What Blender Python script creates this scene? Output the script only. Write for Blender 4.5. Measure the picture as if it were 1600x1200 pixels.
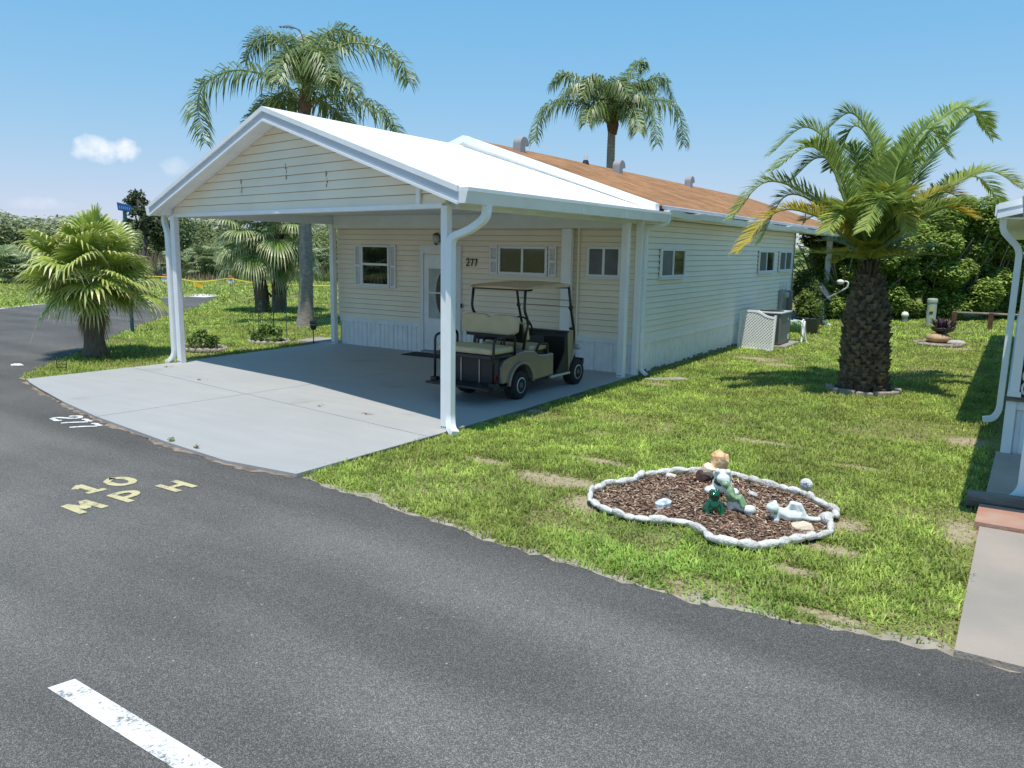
import bpy, bmesh, math, random
import numpy as np
from mathutils import Vector, Matrix
random.seed(7); rng = np.random.default_rng(7)
R = math.radians
for o in list(bpy.data.objects): bpy.data.objects.remove(o)
scene = bpy.context.scene
COL = scene.collection

# ------------------------------------------------------------------ camera
# world: X along the house front, Y along the house length, Z up; carport slab top is z = 0
F_PX, PITCH, ROLL, YAW = 1237.2, .1699, .0168, .5665
CAM = np.array([6.09, -7.995, 2.324])
_fw = np.array([-math.sin(YAW)*math.cos(PITCH), math.cos(YAW)*math.cos(PITCH), -math.sin(PITCH)])
_r = np.array([math.cos(YAW), math.sin(YAW), 0.]); _u = np.cross(_r, _fw)
_r, _u = math.cos(ROLL)*_r+math.sin(ROLL)*_u, -math.sin(ROLL)*_r+math.cos(ROLL)*_u
cam = bpy.data.cameras.new('camera'); camo = bpy.data.objects.new('camera', cam); COL.objects.link(camo)
camo.matrix_world = Matrix(((_r[0], _u[0], -_fw[0], CAM[0]), (_r[1], _u[1], -_fw[1], CAM[1]), (_r[2], _u[2], -_fw[2], CAM[2]), (0, 0, 0, 1)))
cam.sensor_width = 36; cam.lens = 36*F_PX/1600; cam.clip_start = .05; cam.clip_end = 3000
scene.camera = camo
scene.render.resolution_x = 1024; scene.render.resolution_y = 768
def ray(x, y): return _fw+_r*(x-800)/F_PX-_u*(y-600)/F_PX          # surveyed sight line of a photo pixel
def G(x, y, z=-.04, ax=2):
    d = ray(x, y); t = (z-CAM[ax])/d[ax]; return Vector(CAM+d*t)
def D(x, y, depth): d = ray(x, y); return Vector(CAM+d*(depth/(d@_fw)))

# ------------------------------------------------------------------ world, sun, exposure
SUN_TO = Vector((.075, -.235, 1)).normalized()
SUN_EL = math.asin(SUN_TO.z); SUN_ROT = math.atan2(SUN_TO.x, SUN_TO.y)
world = bpy.data.worlds.new('World'); scene.world = world; world.use_nodes = True
nt = world.node_tree; nt.nodes.clear()
wo = nt.nodes.new('ShaderNodeOutputWorld'); bg = nt.nodes.new('ShaderNodeBackground')
sky = nt.nodes.new('ShaderNodeTexSky'); sky.sky_type = 'NISHITA'; sky.sun_disc = False
sky.sun_elevation = SUN_EL; sky.sun_rotation = SUN_ROT; sky.air_density = 1.0; sky.dust_density = .05; sky.ozone_density = 6.0; sky.altitude = 0
SKY_STRENGTH = .15
bg.inputs[1].default_value = SKY_STRENGTH
def wn(t, **k):
    n = nt.nodes.new(t)
    for a, b in k.items(): setattr(n, a, b)
    return n
def wmath(op, a, b=None):
    n = wn('ShaderNodeMath', operation=op)
    for i, v in enumerate((a, b)):
        if v is None: continue
        if isinstance(v, (int, float)): n.inputs[i].default_value = v
        else: nt.links.new(v, n.inputs[i])
    return n.outputs[0]
tc = wn('ShaderNodeTexCoord'); cn = wn('ShaderNodeTexNoise'); cn.inputs['Scale'].default_value = 34; cn.inputs['Detail'].default_value = 5
cn.inputs['Roughness'].default_value = .55
nt.links.new(tc.outputs['Generated'], cn.inputs['Vector'])
def cloud(px, py, wx, wy, gain, thr):
    """one small fair-weather cloud, fixed in a sky direction"""
    d = ray(px, py); d = d/np.linalg.norm(d)
    rt = np.cross(d, [0, 0, 1]); rt /= np.linalg.norm(rt); up = np.cross(rt, d)
    def dot(v):
        n = wn('ShaderNodeVectorMath', operation='DOT_PRODUCT'); n.inputs[1].default_value = v
        nt.links.new(tc.outputs['Generated'], n.inputs[0]); return n.outputs['Value']
    a = wmath('DIVIDE', dot(rt), wx); b = wmath('DIVIDE', dot(up), wy)
    r2 = wmath('ADD', wmath('MULTIPLY', a, a), wmath('MULTIPLY', b, b))
    front = wmath('GREATER_THAN', dot(d), .5)
    body = wmath('SUBTRACT', wmath('ADD', wmath('SUBTRACT', 1.0, r2), wmath('MULTIPLY', wmath('SUBTRACT', cn.outputs[0], .5), 3.2)), thr)
    n = wn('ShaderNodeClamp'); nt.links.new(wmath('MULTIPLY', body, gain), n.inputs[0])
    return wmath('MULTIPLY', n.outputs[0], front)
cl = wmath('MAXIMUM', cloud(155, 234, .038, .017, .9, .1), wmath('MAXIMUM', cloud(272, 262, .022, .012, .22, .2), wmath('MAXIMUM', cloud(60, 318, .05, .008, .2, .25), cloud(-500, 200, .09, .03, .8, .2))))
mx = wn('ShaderNodeMixRGB'); nt.links.new(cl, mx.inputs[0]); 
gm = wn('ShaderNodeGamma'); gm.inputs[1].default_value = .88; nt.links.new(sky.outputs[0], gm.inputs[0])      # tone curve on the sky colour evens out the clear-sky gradient
hs = wn('ShaderNodeHueSaturation'); hs.inputs['Hue'].default_value = .504; hs.inputs['Saturation'].default_value = 1.25; hs.inputs['Value'].default_value = 1.15; nt.links.new(gm.outputs[0], hs.inputs['Color'])
def wvec(op, a, b):
    n = wn('ShaderNodeVectorMath', operation=op)
    for i, v in enumerate((a, b)):
        if isinstance(v, tuple): n.inputs[i].default_value = v
        else: nt.links.new(v, n.inputs[i])
    return n.outputs[0]
soft = wvec('DIVIDE', wvec('MULTIPLY', hs.outputs[0], (1.1, 1.98, 3.4)), wvec('ADD', wvec('MULTIPLY', hs.outputs[0], (1/3.8, 1/1.8, 1/1.2)), (1, 1, 1)))   # horizon haze put into the sky colour by a per-channel roll-off
nt.links.new(soft, mx.inputs[1]); mx.inputs[2].default_value = (4.1, 4.2, 4.4, 1)
nt.links.new(mx.outputs[0], bg.inputs[0]); nt.links.new(bg.outputs[0], wo.inputs[0])
sl = bpy.data.lights.new('sun', 'SUN'); sl.energy = 2.95; sl.angle = R(.55); sl.color = (1, .95, .86)
so = bpy.data.objects.new('sun', sl); COL.objects.link(so); so.rotation_euler = SUN_TO.to_track_quat('Z', 'Y').to_euler()
scene.cycles.max_bounces = 12; scene.cycles.diffuse_bounces = 8
vs = scene.view_settings; vs.view_transform = 'Standard'; vs.look = 'None'; vs.exposure = .75; vs.gamma = 1; vs.use_curve_mapping = False

# ------------------------------------------------------------------ materials
MATS = {}
def mat(name, col, rough=.6, var=0, scale=6, col2=None, bump=0, bscale=None, metal=0, spec=.5, attr=None, trans=0, coat=0, detail=4, stretch=None, subsurf=0):
    if name in MATS: return MATS[name]
    m = bpy.data.materials.new(name); m.use_nodes = True; t = m.node_tree; N = t.nodes; L = t.links
    p = N['Principled BSDF']; p.inputs['Roughness'].default_value = rough; p.inputs['Metallic'].default_value = metal
    p.inputs['Specular IOR Level'].default_value = spec; p.inputs['Coat Weight'].default_value = coat
    base = None
    gco = N.new('ShaderNodeNewGeometry'); src = gco.outputs['Position']
    if stretch:
        mp = N.new('ShaderNodeMapping'); mp.inputs['Scale'].default_value = stretch; L.new(src, mp.inputs[0]); src = mp.outputs[0]
    if attr:
        a = N.new('ShaderNodeAttribute'); a.attribute_name = attr; base = a.outputs['Color']
    if var or col2:
        n = N.new('ShaderNodeTexNoise'); n.inputs['Scale'].default_value = scale; n.inputs['Detail'].default_value = detail; L.new(src, n.inputs['Vector'])
        cr = N.new('ShaderNodeValToRGB'); c2 = col2 or tuple(min(1, c*(1+var)) for c in col); c1 = col if col2 else tuple(c*(1-var) for c in col)
        cr.color_ramp.elements[0].position = .3; cr.color_ramp.elements[1].position = .7
        cr.color_ramp.elements[0].color = (*c1, 1); cr.color_ramp.elements[1].color = (*c2, 1); L.new(n.outputs[0], cr.inputs[0])
        if base is None: base = cr.outputs[0]
    if base is None: p.inputs['Base Color'].default_value = (*col, 1)
    else: L.new(base, p.inputs['Base Color'])
    if bump:
        n = N.new('ShaderNodeTexNoise'); n.inputs['Scale'].default_value = bscale or scale*4; n.inputs['Detail'].default_value = 6; L.new(src, n.inputs['Vector'])
        b = N.new('ShaderNodeBump'); b.inputs['Strength'].default_value = min(1, bump); b.inputs['Distance'].default_value = .02; L.new(n.outputs[0], b.inputs['Height']); L.new(b.outputs[0], p.inputs['Normal'])
    if trans:
        out = N['Material Output']; tr = N.new('ShaderNodeBsdfTranslucent'); ms = N.new('ShaderNodeMixShader'); ms.inputs[0].default_value = trans
        if base is None: tr.inputs[0].default_value = (*col, 1)
        else: L.new(base, tr.inputs[0])
        L.new(p.outputs[0], ms.inputs[1]); L.new(tr.outputs[0], ms.inputs[2]); L.new(ms.outputs[0], out.inputs[0])
    MATS[name] = m; return m

def node_mat(name, fn):
    m = bpy.data.materials.new(name); m.use_nodes = True; t = m.node_tree
    def n(ty, **k):
        x = t.nodes.new(ty)
        for a, b in k.items():
            if a in x.inputs: x.inputs[a].default_value = b
            else: setattr(x, a, b)
        return x
    fn(t, n, t.links.new, t.nodes['Principled BSDF']); MATS[name] = m; return m

def m_asphalt(t, n, L, p):
    g = n('ShaderNodeNewGeometry')
    fine = n('ShaderNodeTexVoronoi', Scale=210.0); L(g.outputs['Position'], fine.inputs['Vector'])
    f2 = n('ShaderNodeTexNoise', Scale=330.0, Detail=2.0); L(g.outputs['Position'], f2.inputs['Vector'])
    mp = n('ShaderNodeMapping'); mp.inputs['Scale'].default_value = (.16, 1.0, 1.0); L(g.outputs['Position'], mp.inputs[0])
    wear = n('ShaderNodeTexNoise', Scale=1.15, Detail=3.0, Roughness=.5); L(mp.outputs[0], wear.inputs['Vector'])
    blot = n('ShaderNodeTexNoise', Scale=.7, Detail=5.0); L(g.outputs['Position'], blot.inputs['Vector'])
    cr = n('ShaderNodeValToRGB'); e = cr.color_ramp.elements; e[0].position = .12; e[0].color = (.048, .0445, .040, 1); e[1].position = .62; e[1].color = (.112, .103, .091, 1)
    x = cr.color_ramp.elements.new(.8); x.color = (.30, .295, .285, 1)
    mixf = n('ShaderNodeMath', operation='MULTIPLY_ADD'); L(f2.outputs[0], mixf.inputs[0]); mixf.inputs[1].default_value = .9; mixf.inputs[2].default_value = -.1
    vc = n('ShaderNodeSeparateColor'); L(fine.outputs['Color'], vc.inputs[0])
    ad = n('ShaderNodeMath', operation='MULTIPLY_ADD'); L(vc.outputs[0], ad.inputs[0]); ad.inputs[1].default_value = .42; L(mixf.outputs[0], ad.inputs[2])
    g3 = n('ShaderNodeTexNoise', Scale=75.0, Detail=3.0, Roughness=.7); L(g.outputs['Position'], g3.inputs['Vector'])
    ad3 = n('ShaderNodeMath', operation='MULTIPLY_ADD'); L(g3.outputs[0], ad3.inputs[0]); ad3.inputs[1].default_value = .22
    ofs = n('ShaderNodeMath', operation='ADD'); L(ad.outputs[0], ofs.inputs[0]); ofs.inputs[1].default_value = -.10; L(ofs.outputs[0], ad3.inputs[2]); ad = ad3
    L(ad.outputs[0], cr.inputs[0])
    w2 = n('ShaderNodeMapRange'); L(wear.outputs[0], w2.inputs[0]); w2.inputs[1].default_value = .36; w2.inputs[2].default_value = .64; w2.inputs[3].default_value = .80; w2.inputs[4].default_value = 1.14
    b2 = n('ShaderNodeMapRange'); L(blot.outputs[0], b2.inputs[0]); b2.inputs[1].default_value = .3; b2.inputs[2].default_value = .7; b2.inputs[3].default_value = .86; b2.inputs[4].default_value = 1.12
    m1 = n('ShaderNodeMath', operation='MULTIPLY'); L(w2.outputs[0], m1.inputs[0]); L(b2.outputs[0], m1.inputs[1])
    # fresher, darker seal coat along the lawn side (a band with its own edge)
    sx = n('ShaderNodeSeparateXYZ'); L(g.outputs['Position'], sx.inputs[0])
    wob = n('ShaderNodeMath', operation='MULTIPLY_ADD'); L(blot.outputs[0], wob.inputs[0]); wob.inputs[1].default_value = .5; L(sx.outputs[1], wob.inputs[2])
    sl_ = n('ShaderNodeMath', operation='MULTIPLY_ADD'); L(sx.outputs[0], sl_.inputs[0]); sl_.inputs[1].default_value = .07; L(wob.outputs[0], sl_.inputs[2])
    edge = n('ShaderNodeMapRange', interpolation_type='SMOOTHSTEP'); L(sl_.outputs[0], edge.inputs[0]); edge.inputs[1].default_value = -3.15; edge.inputs[2].default_value = -2.75; edge.inputs[3].default_value = 1.0; edge.inputs[4].default_value = .74
    m2 = n('ShaderNodeMath', operation='MULTIPLY'); L(m1.outputs[0], m2.inputs[0]); L(edge.outputs[0], m2.inputs[1])
    mm = n('ShaderNodeVectorMath', operation='SCALE'); L(cr.outputs[0], mm.inputs[0]); L(m2.outputs[0], mm.inputs['Scale'])
    vp = n('ShaderNodeTexVoronoi', Scale=7.0); L(g.outputs['Position'], vp.inputs['Vector']); lt_ = n('ShaderNodeMath', operation='LESS_THAN'); L(vp.outputs['Distance'], lt_.inputs[0]); lt_.inputs[1].default_value = .05   # pale stone chips
    mc = n('ShaderNodeMixRGB'); L(lt_.outputs[0], mc.inputs[0]); L(mm.outputs[0], mc.inputs[1]); mc.inputs[2].default_value = (.34, .33, .31, 1)
    L(mc.outputs[0], p.inputs['Base Color']); p.inputs['Roughness'].default_value = .82; p.inputs['Specular IOR Level'].default_value = .35
    b = n('ShaderNodeBump', Strength=.7, Distance=.006); L(ad.outputs[0], b.inputs['Height']); L(b.outputs[0], p.inputs['Normal'])
ASPH = node_mat('asphalt', m_asphalt)

def m_slab(t, n, L, p):
    g = n('ShaderNodeNewGeometry')
    a = n('ShaderNodeTexNoise', Scale=.55, Detail=6.0, Roughness=.6); L(g.outputs['Position'], a.inputs['Vector'])
    mp = n('ShaderNodeMapping'); mp.inputs['Scale'].default_value = (.5, 3.2, 1); mp.inputs['Rotation'].default_value = (0, 0, .6); L(g.outputs['Position'], mp.inputs[0])
    s = n('ShaderNodeTexNoise', Scale=1.6, Detail=5.0); L(mp.outputs[0], s.inputs['Vector'])
    cr = n('ShaderNodeValToRGB'); e = cr.color_ramp.elements; e[0].position = .3; e[0].color = (.335, .335, .332, 1); e[1].position = .7; e[1].color = (.40, .396, .386, 1)
    ad = n('ShaderNodeMath', operation='MULTIPLY_ADD'); L(a.outputs[0], ad.inputs[0]); ad.inputs[1].default_value = .55
    hs = n('ShaderNodeMath', operation='MULTIPLY'); L(s.outputs[0], hs.inputs[0]); hs.inputs[1].default_value = .45; L(hs.outputs[0], ad.inputs[2]); L(ad.outputs[0], cr.inputs[0])
    # oil and tyre stains left where vehicles park
    st = n('ShaderNodeTexNoise', Scale=.85, Detail=4.0); L(g.outputs['Position'], st.inputs['Vector'])
    sm = n('ShaderNodeMapRange', interpolation_type='SMOOTHSTEP'); L(st.outputs[0], sm.inputs[0]); sm.inputs[1].default_value = .6; sm.inputs[2].default_value = .74; sm.inputs[3].default_value = 1; sm.inputs[4].default_value = .78
    mm = n('ShaderNodeVectorMath', operation='SCALE'); L(cr.outputs[0], mm.inputs[0]); L(sm.outputs[0], mm.inputs['Scale'])
    L(mm.outputs[0], p.inputs['Base Color']); p.inputs['Roughness'].default_value = .62; p.inputs['Specular IOR Level'].default_value = .35
    f = n('ShaderNodeTexNoise', Scale=60.0, Detail=4.0); L(g.outputs['Position'], f.inputs['Vector'])
    b = n('ShaderNodeBump', Strength=.18, Distance=.01); L(f.outputs[0], b.inputs['Height']); L(b.outputs[0], p.inputs['Normal'])
SLAB = node_mat('painted_concrete', m_slab)

BARE = [(G(850, 745), .42, .22), (G(925, 785), .28, .26), (G(905, 755), .3, .2), (G(1320, 820), .22, .22), (G(1295, 858), .28, .14), (G(760, 720), .35, .12), (G(940, 720), .4, .12), (G(1510, 690), .3, .35), (G(1500, 830), .16, .4), (G(1190, 690), .5, .12), (G(1340, 730), .35, .12), (G(1240, 890), .2, .10), (G(735, 850), .3, .06), (G(1290, 960), .3, .06), (G(1025, 600), .35, .2), (G(1180, 560), .5, .3), (G(480, 510), .5, .4), (G(1500, 545), .4, .4), (G(830, 640), .3, .12), (G(1220, 570), .4, .3)]
def m_soil(t, n, L, p):
    g = n('ShaderNodeNewGeometry')
    a = n('ShaderNodeTexNoise', Scale=1.3, Detail=8.0, Roughness=.65); L(g.outputs['Position'], a.inputs['Vector'])
    b_ = n('ShaderNodeTexNoise', Scale=28.0, Detail=5.0); L(g.outputs['Position'], b_.inputs['Vector'])
    cr = n('ShaderNodeValToRGB'); e = cr.color_ramp.elements; e[0].position = .36; e[0].color = (.15, .185, .04, 1); e[1].position = .72; e[1].color = (.40, .325, .22, 1)
    x = cr.color_ramp.elements.new(.52); x.color = (.20, .205, .07, 1)
    ad = n('ShaderNodeMath', operation='MULTIPLY_ADD'); L(b_.outputs[0], ad.inputs[0]); ad.inputs[1].default_value = .35
    ad2 = n('ShaderNodeMath', operation='MULTIPLY_ADD'); L(a.outputs[0], ad2.inputs[0]); ad2.inputs[1].default_value = .8; ad2.inputs[2].default_value = -.08; L(ad2.outputs[0], ad.inputs[2])
    L(ad.outputs[0], cr.inputs[0])
    # worn sandy spots, ragged by noise
    best = None
    for c, rx, ry in BARE:
        sb = n('ShaderNodeVectorMath', operation='SUBTRACT'); L(g.outputs['Position'], sb.inputs[0]); sb.inputs[1].default_value = tuple(c)
        ml = n('ShaderNodeVectorMath', operation='MULTIPLY'); L(sb.outputs[0], ml.inputs[0]); ml.inputs[1].default_value = (1/rx, 1/ry, 0)
        ln = n('ShaderNodeVectorMath', operation='LENGTH'); L(ml.outputs[0], ln.inputs[0])
        if best is None: best = ln.outputs['Value']
        else:
            mn = n('ShaderNodeMath', operation='MINIMUM'); L(best, mn.inputs[0]); L(ln.outputs['Value'], mn.inputs[1]); best = mn.outputs[0]
    rg_ = n('ShaderNodeTexNoise', Scale=9.0, Detail=6.0, Roughness=.7); L(g.outputs['Position'], rg_.inputs['Vector'])
    jn = n('ShaderNodeMath', operation='MULTIPLY_ADD'); L(rg_.outputs[0], jn.inputs[0]); jn.inputs[1].default_value = 1.3; L(best, jn.inputs[2])
    mk = n('ShaderNodeMapRange', interpolation_type='SMOOTHSTEP'); L(jn.outputs[0], mk.inputs[0]); mk.inputs[1].default_value = 1.25; mk.inputs[2].default_value = 2.0; mk.inputs[3].default_value = .9; mk.inputs[4].default_value = 0
    sc_ = n('ShaderNodeValToRGB'); sc_.color_ramp.elements[0].position = .3; sc_.color_ramp.elements[0].color = (.25, .20, .115, 1); sc_.color_ramp.elements[1].position = .7; sc_.color_ramp.elements[1].color = (.45, .375, .265, 1); L(b_.outputs[0], sc_.inputs[0])
    mx_ = n('ShaderNodeMixRGB'); L(mk.outputs[0], mx_.inputs[0]); L(cr.outputs[0], mx_.inputs[1]); L(sc_.outputs[0], mx_.inputs[2])
    L(mx_.outputs[0], p.inputs['Base Color']); p.inputs['Roughness'].default_value = .95; p.inputs['Specular IOR Level'].default_value = .1
    b = n('ShaderNodeBump', Strength=.8, Distance=.03); L(b_.outputs[0], b.inputs['Height']); L(b.outputs[0], p.inputs['Normal'])
SOIL = node_mat('lawn_soil', m_soil)

def m_shingle(t, n, L, p):
    g = n('ShaderNodeNewGeometry'); sp = n('ShaderNodeSeparateXYZ'); L(g.outputs['Position'], sp.inputs[0])
    cb = n('ShaderNodeCombineXYZ'); L(sp.outputs[1], cb.inputs[0]); L(sp.outputs[0], cb.inputs[1])
    br = n('ShaderNodeTexBrick', Scale=1.0); br.offset = .5; L(cb.outputs[0], br.inputs['Vector'])
    br.inputs['Brick Width'].default_value = .3; br.inputs['Row Height'].default_value = .14; br.inputs['Mortar Size'].default_value = .004; br.inputs['Bias'].default_value = 0
    br.inputs['Color1'].default_value = (.37, .195, .095, 1); br.inputs['Color2'].default_value = (.265, .142, .072, 1); br.inputs['Mortar'].default_value = (.17, .085, .045, 1)
    a = n('ShaderNodeTexNoise', Scale=1.2, Detail=6.0); L(g.outputs['Position'], a.inputs['Vector'])
    mr = n('ShaderNodeMapRange'); L(a.outputs[0], mr.inputs[0]); mr.inputs[1].default_value = .3; mr.inputs[2].default_value = .7; mr.inputs[3].default_value = .8; mr.inputs[4].default_value = 1.2
    mm = n('ShaderNodeVectorMath', operation='SCALE'); L(br.outputs[0], mm.inputs[0]); L(mr.outputs[0], mm.inputs['Scale']); L(mm.outputs[0], p.inputs['Base Color'])
    p.inputs['Specular IOR Level'].default_value = .08; p.inputs['Roughness'].default_value = .95; b = n('ShaderNodeBump', Strength=.5, Distance=.01); L(br.outputs['Fac'], b.inputs['Height']); b.invert = True; L(b.outputs[0], p.inputs['Normal'])
SHING = node_mat('brown_shingle', m_shingle)

def m_paint(col):
    def fn(t, n, L, p):
        g = n('ShaderNodeNewGeometry'); a = n('ShaderNodeTexNoise', Scale=45.0, Detail=6.0, Roughness=.7); L(g.outputs['Position'], a.inputs['Vector'])
        b_ = n('ShaderNodeTexNoise', Scale=6.0, Detail=3.0); L(g.outputs['Position'], b_.inputs['Vector'])
        ad = n('ShaderNodeMath', operation='MULTIPLY_ADD'); L(b_.outputs[0], ad.inputs[0]); ad.inputs[1].default_value = .5; L(a.outputs[0], ad.inputs[2])
        cr = n('ShaderNodeValToRGB'); e = cr.color_ramp.elements; e[0].position = .56; e[0].color = (.12, .12, .12, 1); e[1].position = .72; e[1].color = (*col, 1)
        L(ad.outputs[0], cr.inputs[0]); L(cr.outputs[0], p.inputs['Base Color']); p.inputs['Roughness'].default_value = .8
    return fn
ROADW = node_mat('worn_white_road_paint', m_paint((.66, .66, .64))); ROADY = node_mat('worn_yellow_road_paint', m_paint((.52, .46, .25)))

WHITE = mat('white_aluminium', (.80, .81, .82), .42, var=.05, scale=2.5)
ROOFW = mat('white_roof_coating', (.84, .84, .83), .5, var=.03, scale=1.5)
TRIM = mat('grey_white_trim', (.76, .77, .78), .5, var=.05, scale=3)
SIDE_F = mat('cream_vinyl_siding', (.845, .75, .60), .55, var=.05, scale=1.2)
SIDE_S = mat('pale_vinyl_siding', (.85, .785, .665), .55, var=.04, scale=1.0)
SKIRT = mat('white_skirting', (.77, .79, .81), .5, var=.06, scale=5)
DIRT = mat('splash_dirt', (.25, .2, .14), .9, var=.3, scale=9)
GLASS = mat('dark_window_glass', (.018, .024, .026), .04, spec=.8, var=.4, scale=3)
GLASS2 = mat('screened_window_glass', (.10, .115, .125), .35, spec=.5, var=.2, scale=6)
DOORG = mat('door_glass', (.33, .38, .40), .12, spec=.7, var=.15, scale=4)
OVALG = mat('oval_door_glass', (.035, .03, .026), .1, spec=.8)
BLACK = mat('black_plastic', (.014, .014, .015), .5)
BLKMET = mat('black_steel', (.012, .012, .013), .35, spec=.5)
RUBBER = mat('tyre_rubber', (.014, .014, .014), .85, var=.3, scale=30)
SILVER = mat('wheel_silver', (.55, .55, .54), .35, metal=.6)
BRONZE = mat('bronze_car_paint', (.26, .205, .175), .32, metal=.35, coat=.4, var=.08, scale=8)
TANV = mat('tan_vinyl', (.50, .395, .235), .55, var=.07, scale=7, bump=.12, bscale=25)
TANR = mat('tan_roof_plastic', (.53, .36, .22), .5, var=.06, scale=4)
CLEAR = None
def m_clear(t, n, L, p):
    p.inputs['Base Color'].default_value = (.95, .97, .97, 1); p.inputs['Roughness'].default_value = .02; p.inputs['Transmission Weight'].default_value = 1; p.inputs['IOR'].default_value = 1.06
CLEAR = node_mat('clear_windshield', m_clear)
STONEW = mat('white_painted_stone', (.44, .415, .37), .9, col2=(.74, .73, .70), scale=11, bump=1, bscale=38, detail=8)
STONEG = mat('weathered_edging_stone', (.20, .175, .14), .9, col2=(.42, .38, .32), scale=12, bump=.5, bscale=50)
MULCH = mat('bark_mulch', (.1, .055, .035), .9, attr='col')
LEAF = mat('leaf', (.1, .16, .03), .5, attr='col', trans=.35, spec=.35)
GRASSM = mat('grass_blade', (.1, .16, .03), .55, attr='col', trans=.3, spec=.25)
FEATHER = mat('queen_palm_frond', (.05, .085, .022), .42, attr='col', trans=.3, spec=.5)
DATEL = mat('date_palm_frond', (.08, .13, .03), .42, attr='col', trans=.32, spec=.5)
FANL = mat('fan_palm_frond', (.13, .19, .035), .42, attr='col', trans=.25, spec=.45)
QTRUNK = mat('queen_palm_bark', (.20, .18, .155), .9, col2=(.34, .32, .29), scale=7, bump=.7, bscale=30, stretch=(1, 1, 4))
FTRUNK = mat('fan_palm_bark', (.10, .075, .055), .95, col2=(.2, .16, .12), scale=9, bump=.8, bscale=26, stretch=(3, 3, .8))
DTRUNK = mat('date_palm_bark', (.035, .026, .02), .95, col2=(.12, .095, .07), scale=8, bump=.9, bscale=30)
BOOT = mat('date_palm_boot', (.04, .029, .021), .9, col2=(.27, .205, .14), scale=10, bump=.6, bscale=40, detail=7)
BROWNB = mat('brown_fibre', (.13, .09, .055), .95, var=.4, scale=12, bump=.6, bscale=50)
WOODB = mat('brown_timber', (.11, .055, .03), .85, var=.35, scale=8, bump=.4, bscale=40)
WOODG = mat('weathered_timber', (.17, .15, .125), .9, var=.4, scale=7, bump=.7, bscale=40, stretch=(.4, 3, 3))
CONC = mat('bare_concrete', (.23, .205, .17), .88, col2=(.34, .315, .27), scale=2.4, bump=.3, bscale=50, detail=8)
REDC = mat('faded_red_concrete', (.36, .15, .095), .85, col2=(.42, .29, .22), scale=2.2, bump=.3, bscale=50, detail=8)
ACGREY = mat('condenser_grey', (.17, .175, .18), .55, var=.06, scale=6)
ACLID = mat('condenser_lid', (.42, .43, .44), .5)
BLUE = mat('blue_sign', (.015, .10, .30), .45, var=.1, scale=20)
BLUEP = mat('blue_green_post', (.02, .075, .095), .6, var=.15, scale=10)
PEDM = mat('utility_green', (.42, .47, .38), .6, var=.08, scale=8)
YELLOW = mat('yellow_rope', (.75, .55, .03), .6); ORANGE = mat('orange_placard', (.85, .38, .02), .6); RED = mat('red_print', (.5, .03, .04), .6)
SIGNW = mat('white_sign', (.76, .76, .76), .5)
CERW = mat('white_ceramic', (.72, .77, .73), .25, coat=.3, var=.06, scale=30); CERG = mat('pale_green_ceramic', (.2, .31, .16), .3, coat=.3, var=.25, scale=25)
CERD = mat('dark_green_ceramic', (.006, .075, .03), .12, coat=.6); ROCKO = mat('orange_rock', (.62, .30, .10), .8, col2=(.78, .60, .38), scale=14, bump=.6, bscale=40)
ROCKT = mat('tan_rock', (.55, .43, .30), .85, col2=(.74, .66, .53), scale=16, bump=.5, bscale=60); ROCKB = mat('blue_grey_rock', (.25, .33, .40), .7, col2=(.72, .74, .75), scale=22, bump=.4, bscale=60)
PURPLE = mat('purple_leaf', (.05, .018, .045), .5, var=.5, scale=20); TERRA = mat('tan_pottery', (.48, .33, .19), .75, var=.25, scale=9)
HOSE = mat('pale_hose', (.62, .64, .56), .5); HOSEG = mat('green_hose', (.16, .34, .14), .5)
GALV = mat('galvanised_steel', (.36, .38, .40), .45, metal=.5, var=.12, scale=12)

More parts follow.
